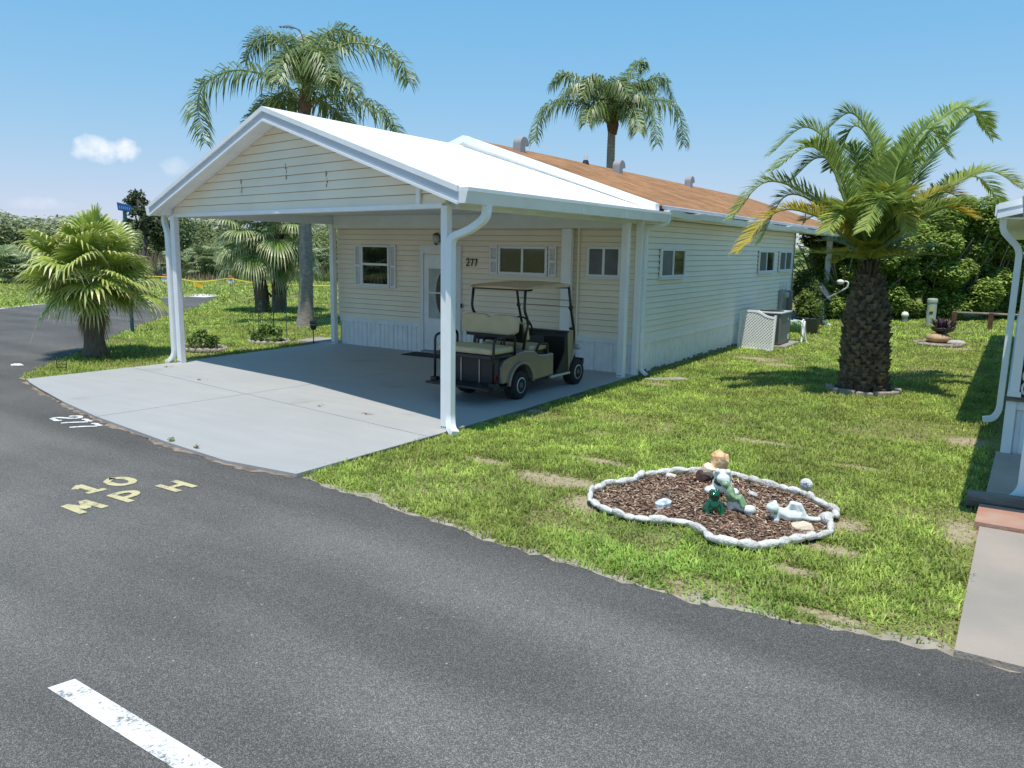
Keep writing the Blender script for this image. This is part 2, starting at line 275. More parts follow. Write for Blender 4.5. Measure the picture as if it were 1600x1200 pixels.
# ------------------------------------------------------------------ mesh helpers
class MB:
    def __init__(s): s.v = []; s.f = []
    def add(s, vs, fs):
        b = len(s.v); s.v += [tuple(v) for v in vs]; s.f += [tuple(b+i for i in f) for f in fs]; return s
    def hexa(s, p): return s.add(p, [(0, 3, 2, 1), (4, 5, 6, 7), (0, 1, 5, 4), (1, 2, 6, 5), (2, 3, 7, 6), (3, 0, 4, 7)])
    def box(s, c, d, rz=0):
        c = Vector(c); m = Matrix.Rotation(rz, 3, 'Z'); x, y, z = d[0]/2, d[1]/2, d[2]/2
        return s.hexa([c+m@Vector(q) for q in ((-x, -y, -z), (x, -y, -z), (x, y, -z), (-x, y, -z), (-x, -y, z), (x, -y, z), (x, y, z), (-x, y, z))])
    def b2(s, a, b): return s.box([(a[i]+b[i])/2 for i in range(3)], [abs(b[i]-a[i]) for i in range(3)])
    def prism(s, poly, z0, z1):
        n = len(poly)
        return s.add([(x, y, z0) for x, y in poly]+[(x, y, z1) for x, y in poly], [tuple(range(n))[::-1], tuple(range(n, 2*n))]+[(i, (i+1) % n, n+(i+1) % n, n+i) for i in range(n)])
    def extr(s, pts, off):
        """polygon (3d points) extruded by a vector"""
        n = len(pts); off = Vector(off)
        return s.add([Vector(p) for p in pts]+[Vector(p)+off for p in pts], [tuple(range(n))[::-1], tuple(range(n, 2*n))]+[(i, (i+1) % n, n+(i+1) % n, n+i) for i in range(n)])
    def tube(s, pts, r, n=8, cap=True, flat=None):
        pts = [Vector(p) for p in pts]; rs = r if isinstance(r, (list, tuple)) else [r]*len(pts); rings = []
        up = None
        for i, p in enumerate(pts):
            t = (pts[min(i+1, len(pts)-1)]-pts[max(i-1, 0)]).normalized()
            if up is None:
                up = Vector((0, 0, 1)) if abs(t.z) < .9 else Vector((1, 0, 0))
            a = t.cross(up)
            if a.length < 1e-4: a = t.cross(Vector((0, 1, 0)))
            a.normalize(); b = a.cross(t).normalized(); up = b
            rings.append([p+(a*math.cos(2*math.pi*k/n)*(flat[0] if flat else 1)+b*math.sin(2*math.pi*k/n)*(flat[1] if flat else 1))*rs[i] for k in range(n)])
        base = len(s.v); s.v += [tuple(q) for ring in rings for q in ring]
        for i in range(len(pts)-1):
            for k in range(n): s.f.append((base+i*n+k, base+i*n+(k+1) % n, base+(i+1)*n+(k+1) % n, base+(i+1)*n+k))
        if cap: s.f.append(tuple(base+k for k in range(n))[::-1]); s.f.append(tuple(base+(len(pts)-1)*n+k for k in range(n)))
        return s
    def lathe(s, prof, c=(0, 0, 0), n=16, axis='Z', jit=0):
        c = Vector(c); base = len(s.v)
        for r, h in prof:
            for k in range(n):
                a = 2*math.pi*k/n; rr = r*(1+random.uniform(-jit, jit)); x, y = rr*math.cos(a), rr*math.sin(a)
                s.v.append(tuple(c+(Vector((x, y, h)) if axis == 'Z' else Vector((h, x, y)) if axis == 'X' else Vector((x, h, y)))))
        m = len(prof)
        for i in range(m-1):
            for k in range(n): s.f.append((base+i*n+k, base+i*n+(k+1) % n, base+(i+1)*n+(k+1) % n, base+(i+1)*n+k))
        s.f.append(tuple(base+k for k in range(n))[::-1]); s.f.append(tuple(base+(m-1)*n+k for k in range(n))); return s
    def ball(s, c, r, n=10, m=7, rot=None, jit=0):
        c = Vector(c); r = (r, r, r) if isinstance(r, (int, float)) else r; base = len(s.v); M = rot or Matrix.Identity(3)
        s.v.append(tuple(c+M@Vector((0, 0, -r[2]))))
        for j in range(1, m):
            ph = math.pi*j/m-math.pi/2
            for k in range(n):
                a = 2*math.pi*k/n; q = 1+random.uniform(-jit, jit)
                s.v.append(tuple(c+M@Vector((r[0]*math.cos(ph)*math.cos(a)*q, r[1]*math.cos(ph)*math.sin(a)*q, r[2]*math.sin(ph)*q))))
        s.v.append(tuple(c+M@Vector((0, 0, r[2])))); top = len(s.v)-1
        for k in range(n): s.f.append((base, base+1+(k+1) % n, base+1+k))
        for j in range(m-2):
            for k in range(n): s.f.append((base+1+j*n+k, base+1+j*n+(k+1) % n, base+1+(j+1)*n+(k+1) % n, base+1+(j+1)*n+k))
        for k in range(n): s.f.append((base+1+(m-2)*n+k, base+1+(m-2)*n+(k+1) % n, top))
        return s
    def build(s, name, m, parent=None, local=False, smooth=False, bevel=0, remesh=0, kind=None, label=None, cols=None):
        off = parent.matrix_basis.translation if (parent and not local) else Vector((0, 0, 0))
        if parent and parent.parent and not local: off = off+parent.parent.matrix_basis.translation
        me = bpy.data.meshes.new(name); me.from_pydata([tuple(Vector(v)-off) for v in s.v], [], s.f); me.update()
        if cols is not None:
            at = me.color_attributes.new('col', 'FLOAT_COLOR', 'POINT'); at.data.foreach_set('color', np.array([(*c, 1) for c in cols], dtype=np.float32).ravel())
        if m: me.materials.append(m)
        o = bpy.data.objects.new(name, me); COL.objects.link(o)
        if parent: o.parent = parent
        if smooth:
            me.polygons.foreach_set('use_smooth', [True]*len(me.polygons))
        if bevel:
            b = o.modifiers.new('bevel', 'BEVEL'); b.width = bevel; b.segments = 2; b.limit_method = 'ANGLE'; b.angle_limit = R(40)
        if remesh:
            b = o.modifiers.new('remesh', 'REMESH'); b.mode = 'VOXEL'; b.voxel_size = remesh; b.use_smooth_shade = True
        if kind: o['kind'] = kind
        if label: o['label'] = label
        return o

def thing(name, label, cat, loc=(0, 0, 0), rz=0, group=None):
    o = bpy.data.objects.new(name, None); COL.objects.link(o); o.empty_display_size = .2
    o.matrix_basis = Matrix.Translation(Vector(loc)) @ Matrix.Rotation(rz, 4, 'Z')
    o['label'] = label; o['category'] = cat
    if group: o['group'] = group
    return o
def tag(o, label, cat, group=None):
    o['label'] = label; o['category'] = cat
    if group: o['group'] = group
    return o
def inst(name, me, parent, M, label=None):
    o = bpy.data.objects.new(name, me); COL.objects.link(o); o.parent = parent; o.matrix_basis = M
    if label: o['label'] = label
    return o
def fast_mesh(name, co, faces4=None, faces3=None, col=None, m=None):
    me = bpy.data.meshes.new(name); co = np.asarray(co, np.float32)
    n4 = 0 if faces4 is None else len(faces4); n3 = 0 if faces3 is None else len(faces3)
    me.vertices.add(len(co)); me.vertices.foreach_set('co', co.ravel())
    lo = np.concatenate([np.asarray(x, np.int32).ravel() for x in (faces4, faces3) if x is not None])
    me.loops.add(len(lo)); me.loops.foreach_set('vertex_index', lo)
    me.polygons.add(n4+n3); st = np.concatenate([np.arange(n4)*4, n4*4+np.arange(n3)*3]).astype(np.int32)
    me.polygons.foreach_set('loop_start', st)
    me.update(calc_edges=True)
    if col is not None:
        a = me.color_attributes.new('col', 'FLOAT_COLOR', 'POINT'); c = np.ones((len(co), 4), np.float32); c[:, :3] = col; a.data.foreach_set('color', c.ravel())
    if m: me.materials.append(m)
    return me
def link(name, me, parent=None, kind=None):
    o = bpy.data.objects.new(name, me); COL.objects.link(o)
    if parent: o.parent = parent
    if kind: o['kind'] = kind
    return o
def inpoly(px, py, poly):
    c = np.zeros(len(px), bool); n = len(poly)
    for i in range(n):
        x1, y1 = poly[i]; x2, y2 = poly[i-1]
        k = ((y1 > py) != (y2 > py)) & (px < (x2-x1)*(py-y1)/((y2-y1) or 1e-9)+x1); c ^= k
    return c
_perm = rng.random((64, 64))
def vnoise(x, y, s):
    x = x/s; y = y/s; xi = np.floor(x).astype(int); yi = np.floor(y).astype(int); fx = x-xi; fy = y-yi; fx = fx*fx*(3-2*fx); fy = fy*fy*(3-2*fy)
    g = lambda a, b: _perm[a % 64, b % 64]
    return (g(xi, yi)*(1-fx)+g(xi+1, yi)*fx)*(1-fy)+(g(xi, yi+1)*(1-fx)+g(xi+1, yi+1)*fx)*fy
def catmull(pts, n):
    P = [Vector(p) for p in pts]; P = [P[0]*2-P[1]]+P+[P[-1]*2-P[-2]]; out = []
    m = len(P)-3
    for i in range(n+1):
        t = i/n*m; k = min(int(t), m-1); u = t-k; a, b, c, d = P[k:k+4]
        out.append(.5*((2*b)+(c-a)*u+(2*a-5*b+4*c-d)*u*u+(3*b-a-3*c+d)*u**3))
    return out

# ------------------------------------------------------------------ the setting: ground, road, slab
ROAD_N = [(14, -2.75), (6.34, -2.84), (5.66, -2.84), (5.1, -2.96), (4.5, -3.04), (3.82, -3.0), (3.23, -2.93), (2.75, -2.9), (2.13, -2.79), (.95, -2.64), (0.05, -2.52)]
SLAB_FRONT = [(0.01, -2.54), (-.99, -2.63), (-2.24, -2.5), (-4.24, -2.2), (-5.52, -1.93), (-6.96, -1.56), (-7.6, -1.38), (-7.97, -1.24)]
ROAD_W = [(-8.44, -1.14), (-8.9, -.8), (-9.3, -.39), (-10.93, 1.24), (-13.42, 3.61), (-16.31, 6.6), (-18.75, 9.44), (-21.2, 12.0), (-23.45, 14.19), (-24.6, 15.1), (-24.95, 14.6), (-24.9, 12), (-24.65, 7.4), (-23.5, 5.5), (-23.6, 2), (-26, -3), (-33, -7), (-60, -11)]
ROAD_POLY = ROAD_N+SLAB_FRONT+ROAD_W+[(-60, -17), (14, -17)]
SLAB_POLY = SLAB_FRONT+[(-7.78, 1.5), (-7.92, 5.0), (-8.0, 5.77), (.14, 5.77), (.13, 5.3), (.10, 0)]
o = MB().add([(-1500, -1500, -.05), (1500, -1500, -.05), (1500, 1500, -.05), (-1500, 1500, -.05)], [(0, 1, 2, 3)]).build('ground', SOIL, kind='structure')
def wobble(poly, amp, step=.12):
    out = []
    for i, p in enumerate(poly):
        q = poly[(i+1) % len(poly)]; L_ = math.hypot(q[0]-p[0], q[1]-p[1]); n = max(1, int(min(L_, 30)/step)) if abs(p[1]) < 14 and p[0] > -27 else 1
        for k in range(n):
            t = k/n; w_ = random.uniform(-amp, amp)*(k > 0)/max(L_, 1e-6); out.append((p[0]+(q[0]-p[0])*t-(q[1]-p[1])*w_, p[1]+(q[1]-p[1])*t+(q[0]-p[0])*w_))
    return out
road_edge = wobble(ROAD_POLY, .035, .07)
bm = bmesh.new(); f = bm.faces.new([bm.verts.new((x, y, -.037)) for x, y in road_edge]); bmesh.ops.triangulate(bm, faces=[f]); me = bpy.data.meshes.new('road')
bm.to_mesh(me); bm.free(); me.materials.append(ASPH); link('road', me, kind='structure')
# sandy shoulder where the asphalt feathers out into the lawn
SAND = mat('pale_sand', (.25, .215, .16), .95, col2=(.42, .37, .29), scale=7, bump=.6, bscale=70)
def ribbon(line, w0, w1, z, side):
    mb = MB(); pts = []
    for i, p in enumerate(line):
        a = line[max(i-1, 0)]; b = line[min(i+1, len(line)-1)]; t = Vector((b[0]-a[0], b[1]-a[1])).normalized(); nn = Vector((-t.y, t.x))*side
        w = w0+(w1-w0)*max(0, min(1, .5+.32*math.sin(i*.21+w1*50)+.25*math.sin(i*.53+1)+.2*math.sin(i*1.37)+random.uniform(-.15, .15))); pts.append(((p[0]-nn.x*.05, p[1]-nn.y*.05, z), (p[0]+nn.x*w, p[1]+nn.y*w, z)))
    for a, b in zip(pts, pts[1:]): mb.add([a[0], b[0], b[1], a[1]], [(0, 1, 2, 3)])
    return mb
def densify(line, step=.1):
    out = []
    for p, q in zip(line, line[1:]):
        n = max(1, int(math.hypot(q[0]-p[0], q[1]-p[1])/step)); out += [(p[0]+(q[0]-p[0])*k/n, p[1]+(q[1]-p[1])*k/n) for k in range(n)]
    return out+[line[-1]]
ribbon(densify(ROAD_N, .04), .03, .19, -.0445, -1).build('sandy_shoulder', SAND, kind='structure')
ribbon(densify([(-7.97, -1.24)]+ROAD_W[:4]), .02, .2, -.0445, -1).build('sandy_shoulder', SAND, kind='structure')
ribbon(densify(ROAD_W[10:14], .3), .1, .3, -.044, -1).build('far_road_shoulder', mat('white_shell', (.62, .60, .55), .9, var=.15, scale=4), kind='structure')
MB().add([tuple(G(x, y, -.03)) for x, y in ((285, 463), (300, 459), (335, 459.5), (345, 462), (320, 464.5))], [(0, 1, 2, 3, 4)]).build('white_shell_patch', MATS['white_shell'], kind='structure')
ribbon(densify(SLAB_FRONT, .05), .01, .10, -.0328, 1).build('slab_edge_dirt', mat('edge_dirt', (.10, .07, .045), .95, col2=(.33, .26, .2), scale=9, bump=.6, bscale=60), kind='structure')
# carport slab, four pours
slab = MB().build('driveway', None, kind='structure')
def clip(poly, a, b, c):      # keep a*x+b*y <= c
    out = []
    for i, p in enumerate(poly):
        q = poly[(i+1) % len(poly)]; dp = a*p[0]+b*p[1]-c; dq = a*q[0]+b*q[1]-c
        if dp <= 0: out.append(p)
        if dp*dq < 0: t = dp/(dp-dq); out.append((p[0]+(q[0]-p[0])*t, p[1]+(q[1]-p[1])*t))
    return out
jx, jy, gp = (1, -.1, -3.98), (.13, 1, -.45), .007
for sx in (1, -1):
    for sy in (1, -1):
        q = clip(SLAB_POLY, sx*jx[0], sx*jx[1], sx*jx[2]-gp); q = clip(q, sy*jy[0], sy*jy[1], sy*jy[2]-gp)
        MB().prism(q, -.12, 0).build('slab_panel', SLAB, slab)
MB().prism(clip(SLAB_POLY, 0, -1, 1.9), -.12, -.012).build('joint_filler', mat('joint_dirt', (.22, .21, .2), .95), slab)
MB().prism([(-8.9, 5.55), (-7.66, 5.62), (-7.66, 6.6), (-9.1, 6.5)], -.1, -.012).build('side_path', CONC, kind='structure')
MB().prism([(-8.75, 5.3), (-7.98, 5.35), (-7.98, 5.54), (-8.75, 5.5)], -.1, -.02).build('path_step', WOODG, kind='structure')
# neighbour's walk
MB().prism([(5.98, -2.83), (8.6, -2.83), (8.6, -.2), (6.0, -.2)], -.14, -.004).build('neighbour_walk', mat('rust_stained_concrete', (.265, .24, .205), .88, col2=(.36, .30, .25), scale=1.4, bump=.35, bscale=45, detail=9), kind='structure')
MB().prism([(5.96, -.19), (8.6, -.19), (8.6, .42), (5.97, .42)], -.14, .03).build('painted_walk_slab', REDC, kind='structure')
MB().prism([(6.0, .43), (8.6, .43), (8.6, 2.95), (6.04, 2.95)], -.14, .015).build('shaded_walk_slab', mat('stained_concrete', (.36, .29, .24), .85, col2=(.46, .36, .30), scale=2.5, bump=.3, bscale=50), kind='structure')

# road paint -------------------------------------------------------
def strokes(name, label, origin, up, right, size, chars, mt, w, parent=None):
    """hand-painted characters as flat strips; up/right are ground vectors"""
    mb = MB(); up = Vector(up).normalized(); right = Vector(right).normalized(); cnt = 0
    for ch, (ox, oy) in chars:
        for line in GLY[ch]:
            raw = [Vector((a, b, 0)) for a, b in line]
            if len(line) > 4: raw = catmull(raw, 22)
            P = [Vector(origin)+right*(q.x*size[0]+ox)+up*(q.y*size[1]+oy)+Vector((0, 0, .0003*cnt)) for q in raw]; cnt += 1
            n_ = len(P); b0 = len(mb.v)
            for k, p in enumerate(P):
                t = (P[min(k+1, n_-1)]-P[max(k-1, 0)]).normalized(); nn = Vector((-t.y, t.x, 0))*w/2; e = t*w*.3*((k == n_-1)-(k == 0)); ww_ = random.uniform(.88, 1.1)
                mb.v += [tuple(p+e-nn*ww_), tuple(p+e+nn*ww_)]
            mb.f += [(b0+2*k, b0+2*k+2, b0+2*k+3, b0+2*k+1) for k in range(n_-1)]
    return tag(mb.build(name, mt), label, 'road marking')
GLY = {'2': [[(0, .78), (.18, .98), (.6, 1.0), (.85, .8), (.7, .5), (.2, .12), (0, .02)], [(0, .03), (.95, .03)]],
       '7': [[(.05, .90), (.95, .96)], [(.9, .96), (.45, 0)]], '1': [[(.12, .78), (.5, 1.0)], [(.5, 1.0), (.5, 0)], [(.15, .02), (.85, .02)]],
       '0': [[(.5, 1), (.1, .82), (0, .5), (.1, .18), (.5, 0), (.9, .18), (1, .5), (.9, .82), (.5, 1)]],
       'M': [[(0, 0), (.1, 1)], [(.1, 1), (.5, .35)], [(.5, .35), (.9, 1)], [(.9, 1), (1, 0)]], 'P': [[(0, 0), (0, 1)], [(0, 1), (.55, 1), (.9, .85), (.9, .6), (.55, .45), (0, .45)]],
       'H': [[(0, 0), (0, 1)], [(.9, 0), (.9, 1)], [(0, .5), (.9, .5)]]}
strokes('road_marking', 'yellowed 10 MPH lettering painted on the asphalt', (-.66, -4.39, -.0328), (-1, 0.0, 0), (.0, 1, 0), (.195, .30), [('1', (.32, .50)), ('0', (.63, .47)), ('M', (.0, 0)), ('P', (.42, -.04)), ('H', (.86, -.12))], ROADY, .074)
def ground_ribbon(lines, w, z):
    mb = MB()
    for li, line in enumerate(lines):
        P = catmull([G(60+a/13.33, 635+b/13.33, z+.0004*li) for a, b in line], 24); b0 = len(mb.v)
        for k, p in enumerate(P):
            t = (P[min(k+1, 24)]-P[max(k-1, 0)]).normalized(); nn = Vector((-t.y, t.x, 0))*w/2*random.uniform(.85, 1.15); mb.v += [tuple(p-nn), tuple(p+nn)]
        mb.f += [(b0+2*k, b0+2*k+2, b0+2*k+3, b0+2*k+1) for k in range(24)]
    return mb
tag(ground_ribbon([[(640, 203), (800, 197), (880, 208), (850, 235), (720, 247), (560, 238), (400, 230), (285, 243)], [(275, 243), (330, 270), (370, 290), (400, 296)], [(370, 293), (430, 292), (485, 288)], [(470, 345), (700, 331), (1040, 319)], [(1110, 312), (1030, 290), (970, 265), (900, 268)], [(650, 434), (900, 418), (1230, 408)], [(1310, 400), (1240, 380), (1180, 354), (1100, 358)]], .062, -.0328).build('road_number', ROADW), 'white hand-painted number 277 on the asphalt beside the driveway', 'road marking')
tag(MB().add([tuple(Vector(p)) for p in ((1.93, -6.03, -.0332), (5.1, -6.12, -.0332), (5.1, -5.99, -.0332), (1.96, -5.90, -.0332))], [(0, 1, 2, 3)]).build('lane_dash', node_mat('fresh_white_road_paint', m_paint((.66, .66, .65))), None), 'white centre line dash painted on the asphalt', 'road marking')

# ------------------------------------------------------------------ the house
HX0, HX1, HY0, HY1 = -7.62, .10, 5.77, 17.35
ZT, ZB0 = 2.92, .655
house = thing('manufactured_home', 'cream sided manufactured home with brown shingle roof behind the carport', 'house', (-3.77, 11, 0))
MB().b2((HX0+.03, HY0+.03, -.1), (HX1-.03, HY1-.03, ZT+.2)).build('wall', mat('wall_sheathing', (.5, .44, .35), .9), house)
def lap_x(x0, x1, y, z, h, d=.02):   # board facing -Y
    return MB().hexa([(x0, y, z), (x1, y, z), (x1, y+.05, z), (x0, y+.05, z), (x0, y+d, z+h), (x1, y+d, z+h), (x1, y+.05, z+h), (x0, y+.05, z+h)])
def lap_y(y0, y1, x, z, h, d=.02):   # board facing +X
    return MB().hexa([(x-.05, y0, z), (x, y0, z), (x, y1, z), (x-.05, y1, z), (x-.05, y0, z+h), (x-d, y0, z+h), (x-d, y1, z+h), (x-.05, y1, z+h)])
NC = 20; ch = (ZT-ZB0)/NC
for i in range(NC):
    z = ZB0+i*ch
    lap_x(HX0, HX1-.07, HY0-.014, z, ch-.008).build('siding_board', SIDE_F, house)
    lap_y(HY0+.07, HY1-.07, HX1+.014, z, ch-.008).build('siding_board', SIDE_S, house)
# skirting: one panel per strip, each with raised ribs
def skirt_panel(axis, a0, a1, pos, z0, z1, parent, m=SKIRT):
    mb = MB(); n = 3; w = (a1-a0)/n; prof = []
    for k in range(n):
        s0 = a0+k*w; prof += [(s0+.004, 0), (s0+w*.35, 0), (s0+w*.45, .016), (s0+w*.85, .016), (s0+w*.95, 0)]
    prof.append((a1-.004, 0))
    P = []
    for a, d in prof: P.append((a, pos-d) if axis == 'x' else (pos+d, a))
    back = pos+.03 if axis == 'x' else pos-.03
    Q = P+([(a1-.004, back), (a0+.004, back)] if axis == 'x' else [(back, a1-.004), (back, a0+.004)])
    if axis == 'y': Q = Q[::-1]
    return mb.prism(Q, z0, z1).build('skirting_panel', m, parent)
for xa, xb in ((HX0+.09, -5.075), (-3.965, HX1-.09)):
    n_ = round((xb-xa)/.38)
    for k in range(n_): skirt_panel('x', xa+(xb-xa)*k/n_, xa+(xb-xa)*(k+1)/n_, HY0+.005, .0, .56, house)
y = HY0+.1
while y < HY1-.2:
    skirt_panel('y', y, min(y+.42, HY1-.06), HX1-.004, .0, .56, house); y += .42
# trim rail above the skirting, corner posts, frieze
MB().b2((HX0+.08, HY0-.03, .555), (-5.07, HY0+.02, .66)).build('skirting_rail', SKIRT, house)
MB().b2((-3.95, HY0-.03, .555), (HX1-.09, HY0+.02, .66)).build('skirting_rail', SKIRT, house)
MB().b2((HX1-.02, HY0+.09, .555), (HX1+.03, HY1-.06, .66)).build('skirting_rail', SKIRT, house)
MB().b2((HX1-.085, HY0-.045, -.02), (HX1+.035, HY0+.075, ZT)).build('corner_post', WHITE, house, bevel=.008)
MB().b2((HX1-.08, HY1-.08, -.02), (HX1+.035, HY1+.04, ZT)).build('corner_post', WHITE, house, bevel=.008)
# mud line splashed up the foot of the side skirting
mb = MB(); yy = HY0+.1
while yy < HY1-.3:
    h = random.uniform(.01, .07); mb.b2((HX1+.014, yy, -.06), (HX1+.02, yy+.13, h-.01)); yy += .125
mb.build('mud_line', DIRT, house, kind='stuff')
# roof ---------------------------------------------------------------
RX, RZ, RS = -3.77, 4.53, .334
RY0, RY1 = 5.62, 25.2
def slope(x0, x1, y0, y1, zf, th):
    a, b = zf(x0), zf(x1)
    return MB().hexa([(x0, y0, a-th), (x1, y0, b-th), (x1, y1, b-th), (x0, y1, a-th), (x0, y0, a), (x1, y0, b), (x1, y1, b), (x0, y1, a)])
hz = lambda x: RZ-RS*abs(x-RX)
rf = slope(RX+.003, .42, RY0, RY1, hz, .05).build('roof', SHING, house)
slope(-7.98, RX-.003, RY0, RY1, hz, .05).build('roof', SHING, house)
# drip edge and gutters along the long eave, a little wavy
DRIP = mat('grey_drip_edge', (.40, .42, .45), .5, var=.15, scale=3)
slope(.40, .455, RY0+.3, RY1, lambda x: hz(x)+.012, .06).build('drip_edge', DRIP, house)
mb = MB(); yy = 5.93; prev = None; outl = []
zt0 = 3.10
pts = []
while yy <= RY1+.01:
    pts.append((yy, zt0-.035+.018*math.sin(yy*1.7)+.01*math.sin(yy*5.1)-(.02 if yy > 6.4 else -.012))); yy += .45
for (ya, za), (yb, zb) in zip(pts, pts[1:]):
    mb.hexa([(.455, ya, za-.12), (.54, ya, za-.12), (.54, yb, zb-.12), (.455, yb, zb-.12), (.455, ya, za), (.575, ya, za), (.575, yb, zb), (.455, yb, zb)])
mb.build('gutter', WHITE, house)
MB().hexa([(HX1+.03, RY0+.1, ZT-.0), (.45, RY0+.1, ZT-.0), (.45, RY1, ZT-.0), (HX1+.03, RY1, ZT-.0), (HX1+.03, RY0+.1, ZT+.03), (.45, RY0+.1, ZT+.03), (.45, RY1, ZT+.03), (HX1+.03, RY1, ZT+.03)]).build('soffit', SIDE_S, house)
MB().b2((HX0-.35, RY0+.05, ZT+.03), (.44, RY0+.12, ZT+.16)).build('fascia', WHITE, house)
# white rake boards of the front gable, rising above the carport roof
for sgn, xe in ((1, .47), (-1, -8.03)):
    for dz0, dz1, dy in ((.035, -.10, -.13), (-.085, -.26, -.06)):
        x0, x1 = RX, xe
        MB().hexa([(x0, RY0+dy, RZ+dz1), (x1, RY0+dy, hz(x1)+dz1), (x1, RY0+.04, hz(x1)+dz1), (x0, RY0+.04, RZ+dz1), (x0, RY0+dy, RZ+dz0), (x1, RY0+dy, hz(x1)+dz0), (x1, RY0+.04, hz(x1)+dz0), (x0, RY0+.04, RZ+dz0)] if sgn > 0 else
                  [(x1, RY0+dy, hz(x1)+dz1), (x0, RY0+dy, RZ+dz1), (x0, RY0+.04, RZ+dz1), (x1, RY0+.04, hz(x1)+dz1), (x1, RY0+dy, hz(x1)+dz0), (x0, RY0+dy, RZ+dz0), (x0, RY0+.04, RZ+dz0), (x1, RY0+.04, hz(x1)+dz0)]).build('rake_board', ROOFW, house)
MB().add([(-8.0, RY0-.01, ZT+.0), (.45, RY0-.01, ZT+.0), (.45, RY0-.01, hz(.45)-.03), (RX, RY0-.01, RZ-.03), (-8.0, RY0-.01, hz(-8.0)-.03)], [(0, 1, 2, 3, 4)]).build('gable_end', ROOFW, house)
# goose-neck roof vents
VENT = mat('vent_metal', (.30, .30, .31), .5, var=.06, scale=8)
for vx, vy, s in ((-3.35, 7.05, .74), (-3.15, 11.6, .78), (-3.35, 17.4, .8)):
    z = hz(vx)+.02; prof_ = [(.24*s*math.cos(R(a)), .17*s+.22*s*math.sin(R(a))) for a in range(-8, 181, 12)]+[(-.26*s, -.1), (.02*s, -.1), (.02*s, .05*s), (.06*s, .13*s), (.16*s, .13*s)]
    v = MB().extr([(vx-.13*s, vy+a, z+b) for a, b in prof_], (.26*s, 0, 0)).build('roof_vent', VENT, house, bevel=.012)
    MB().b2((vx+.09*s, vy+.03*s, z-.12), (vx+.11*s, vy+.06*s, z+.12*s)).build('vent_brace', BLACK, v)
z = hz(-3.62); MB().lathe([(.05, z-.05), (.05, z+.2)], (-3.62, 10.6, 0), 12).build('vent_pipe', SIGNW, house); MB().lathe([(.11, z-.05), (.06, z+.09)], (-3.62, 10.6, 0), 12).build('pipe_boot', BLACK, house)

# windows, shutters, door on the front wall; windows on the side wall
def window(axis, a0, a1, z0, z1, pos, split, fr=.045, panes=(None, None)):
    """axis 'x': faces -Y at y=pos; axis 'y': faces +X at x=pos. frame proud, panes set back"""
    def bx(u0, u1, w0, w1, d0, d1):
        return MB().b2((u0, pos-d1, w0), (u1, pos-d0, w1)) if axis == 'x' else MB().b2((pos+d0, u0, w0), (pos+d1, u1, w1))
    w = bx(a0, a1, z0, z1, -.02, .008).build('window', BLACK, house)
    for u0, u1, w0, w1 in ((a0-.005, a0+fr, z0, z1), (a1-fr, a1+.005, z0, z1)): bx(u0, u1, w0, w1, 0, .045).build('frame', SIGNW, w, bevel=.006)
    for u0, u1, w0, w1 in ((a0+fr, a1-fr, z0-.005, z0+fr), (a0+fr, a1-fr, z1-fr, z1+.005)): bx(u0, u1, w0, w1, 0, .043).build('frame', SIGNW, w, bevel=.006)
    bx(a0-.03, a1+.03, z0-.035, z0-.006, 0, .06).build('sill', SIGNW, w)
    if split == 'v':
        m = (a0+a1)/2; bx(m-.025, m+.025, z0+fr, z1-fr, 0, .036).build('mullion', SIGNW, w)
        bx(a0+fr, m-.025, z0+fr, z1-fr, .009, .016).build('pane', panes[0] or GLASS, w); bx(m+.025, a1-fr, z0+fr, z1-fr, .009, .02).build('pane', panes[1] or GLASS, w)
    else:
        m = z0+(z1-z0)*.53; bx(a0+fr, a1-fr, m-.025, m+.025, 0, .036).build('mullion', SIGNW, w)
        bx(a0+fr, a1-fr, z0+fr, m-.025, .009, .016).build('pane', panes[0] or GLASS, w); bx(a0+fr, a1-fr, m+.025, z1-fr, .009, .02).build('pane', panes[1] or GLASS, w)
    return w
def shutter(x0, x1, z0, z1):
    s = MB(); s.b2((x0, HY0-.045, z0), (x0+.03, HY0-.012, z1)); s.b2((x1-.03, HY0-.045, z0), (x1, HY0-.012, z1))
    for za, zb in ((z0, z0+.05), ((z0+z1)/2-.025, (z0+z1)/2+.025), (z1-.05, z1)): s.b2((x0+.03, HY0-.044, za), (x1-.03, HY0-.012, zb))
    sh = s.build('shutter', SIGNW, house)
    n = int((z1-z0)/.04)
    for k in range(n):
        za = z0+.03+k*.04
        MB().hexa([(x0+.03, HY0-.04, za), (x1-.03, HY0-.04, za), (x1-.03, HY0-.015, za+.012), (x0+.03, HY0-.015, za+.012), (x0+.03, HY0-.038, za+.006), (x1-.03, HY0-.038, za+.006), (x1-.03, HY0-.013, za+.03), (x0+.03, HY0-.013, za+.03)]).build('slat', SIGNW, sh)
WF = HY0-.014
window('x', -6.82, -5.98, 1.42, 2.34, WF, 'h'); shutter(-7.03, -6.84, 1.39, 2.35); shutter(-5.96, -5.79, 1.39, 2.35)
window('x', -3.02, -1.87, 1.80, 2.36, WF, 'v'); shutter(-3.24, -3.05, 1.78, 2.37); shutter(-1.84, -1.66, 1.78, 2.37)
window('x', -.98, -.28, 1.81, 2.38, WF, 'v', panes=(GLASS2, GLASS2))
WS = HX1+.016
window('y', 6.68, 7.98, 1.80, 2.37, WS, 'v', panes=(GLASS2, GLASS)); window('y', 13.5, 15.0, 1.79, 2.37, WS, 'v', panes=(GLASS2, GLASS)); window('y', 15.6, 17.0, 1.80, 2.37, WS, 'v', panes=(GLASS2, GLASS2))
dx0, dx1 = -4.98, -4.06
for a, b in ((dx0-.09, dx0), (dx1, dx1+.09)): MB().b2((a, HY0-.06, .02), (b, HY0+.01, 2.36)).build('door_casing', SIGNW, house, bevel=.006)
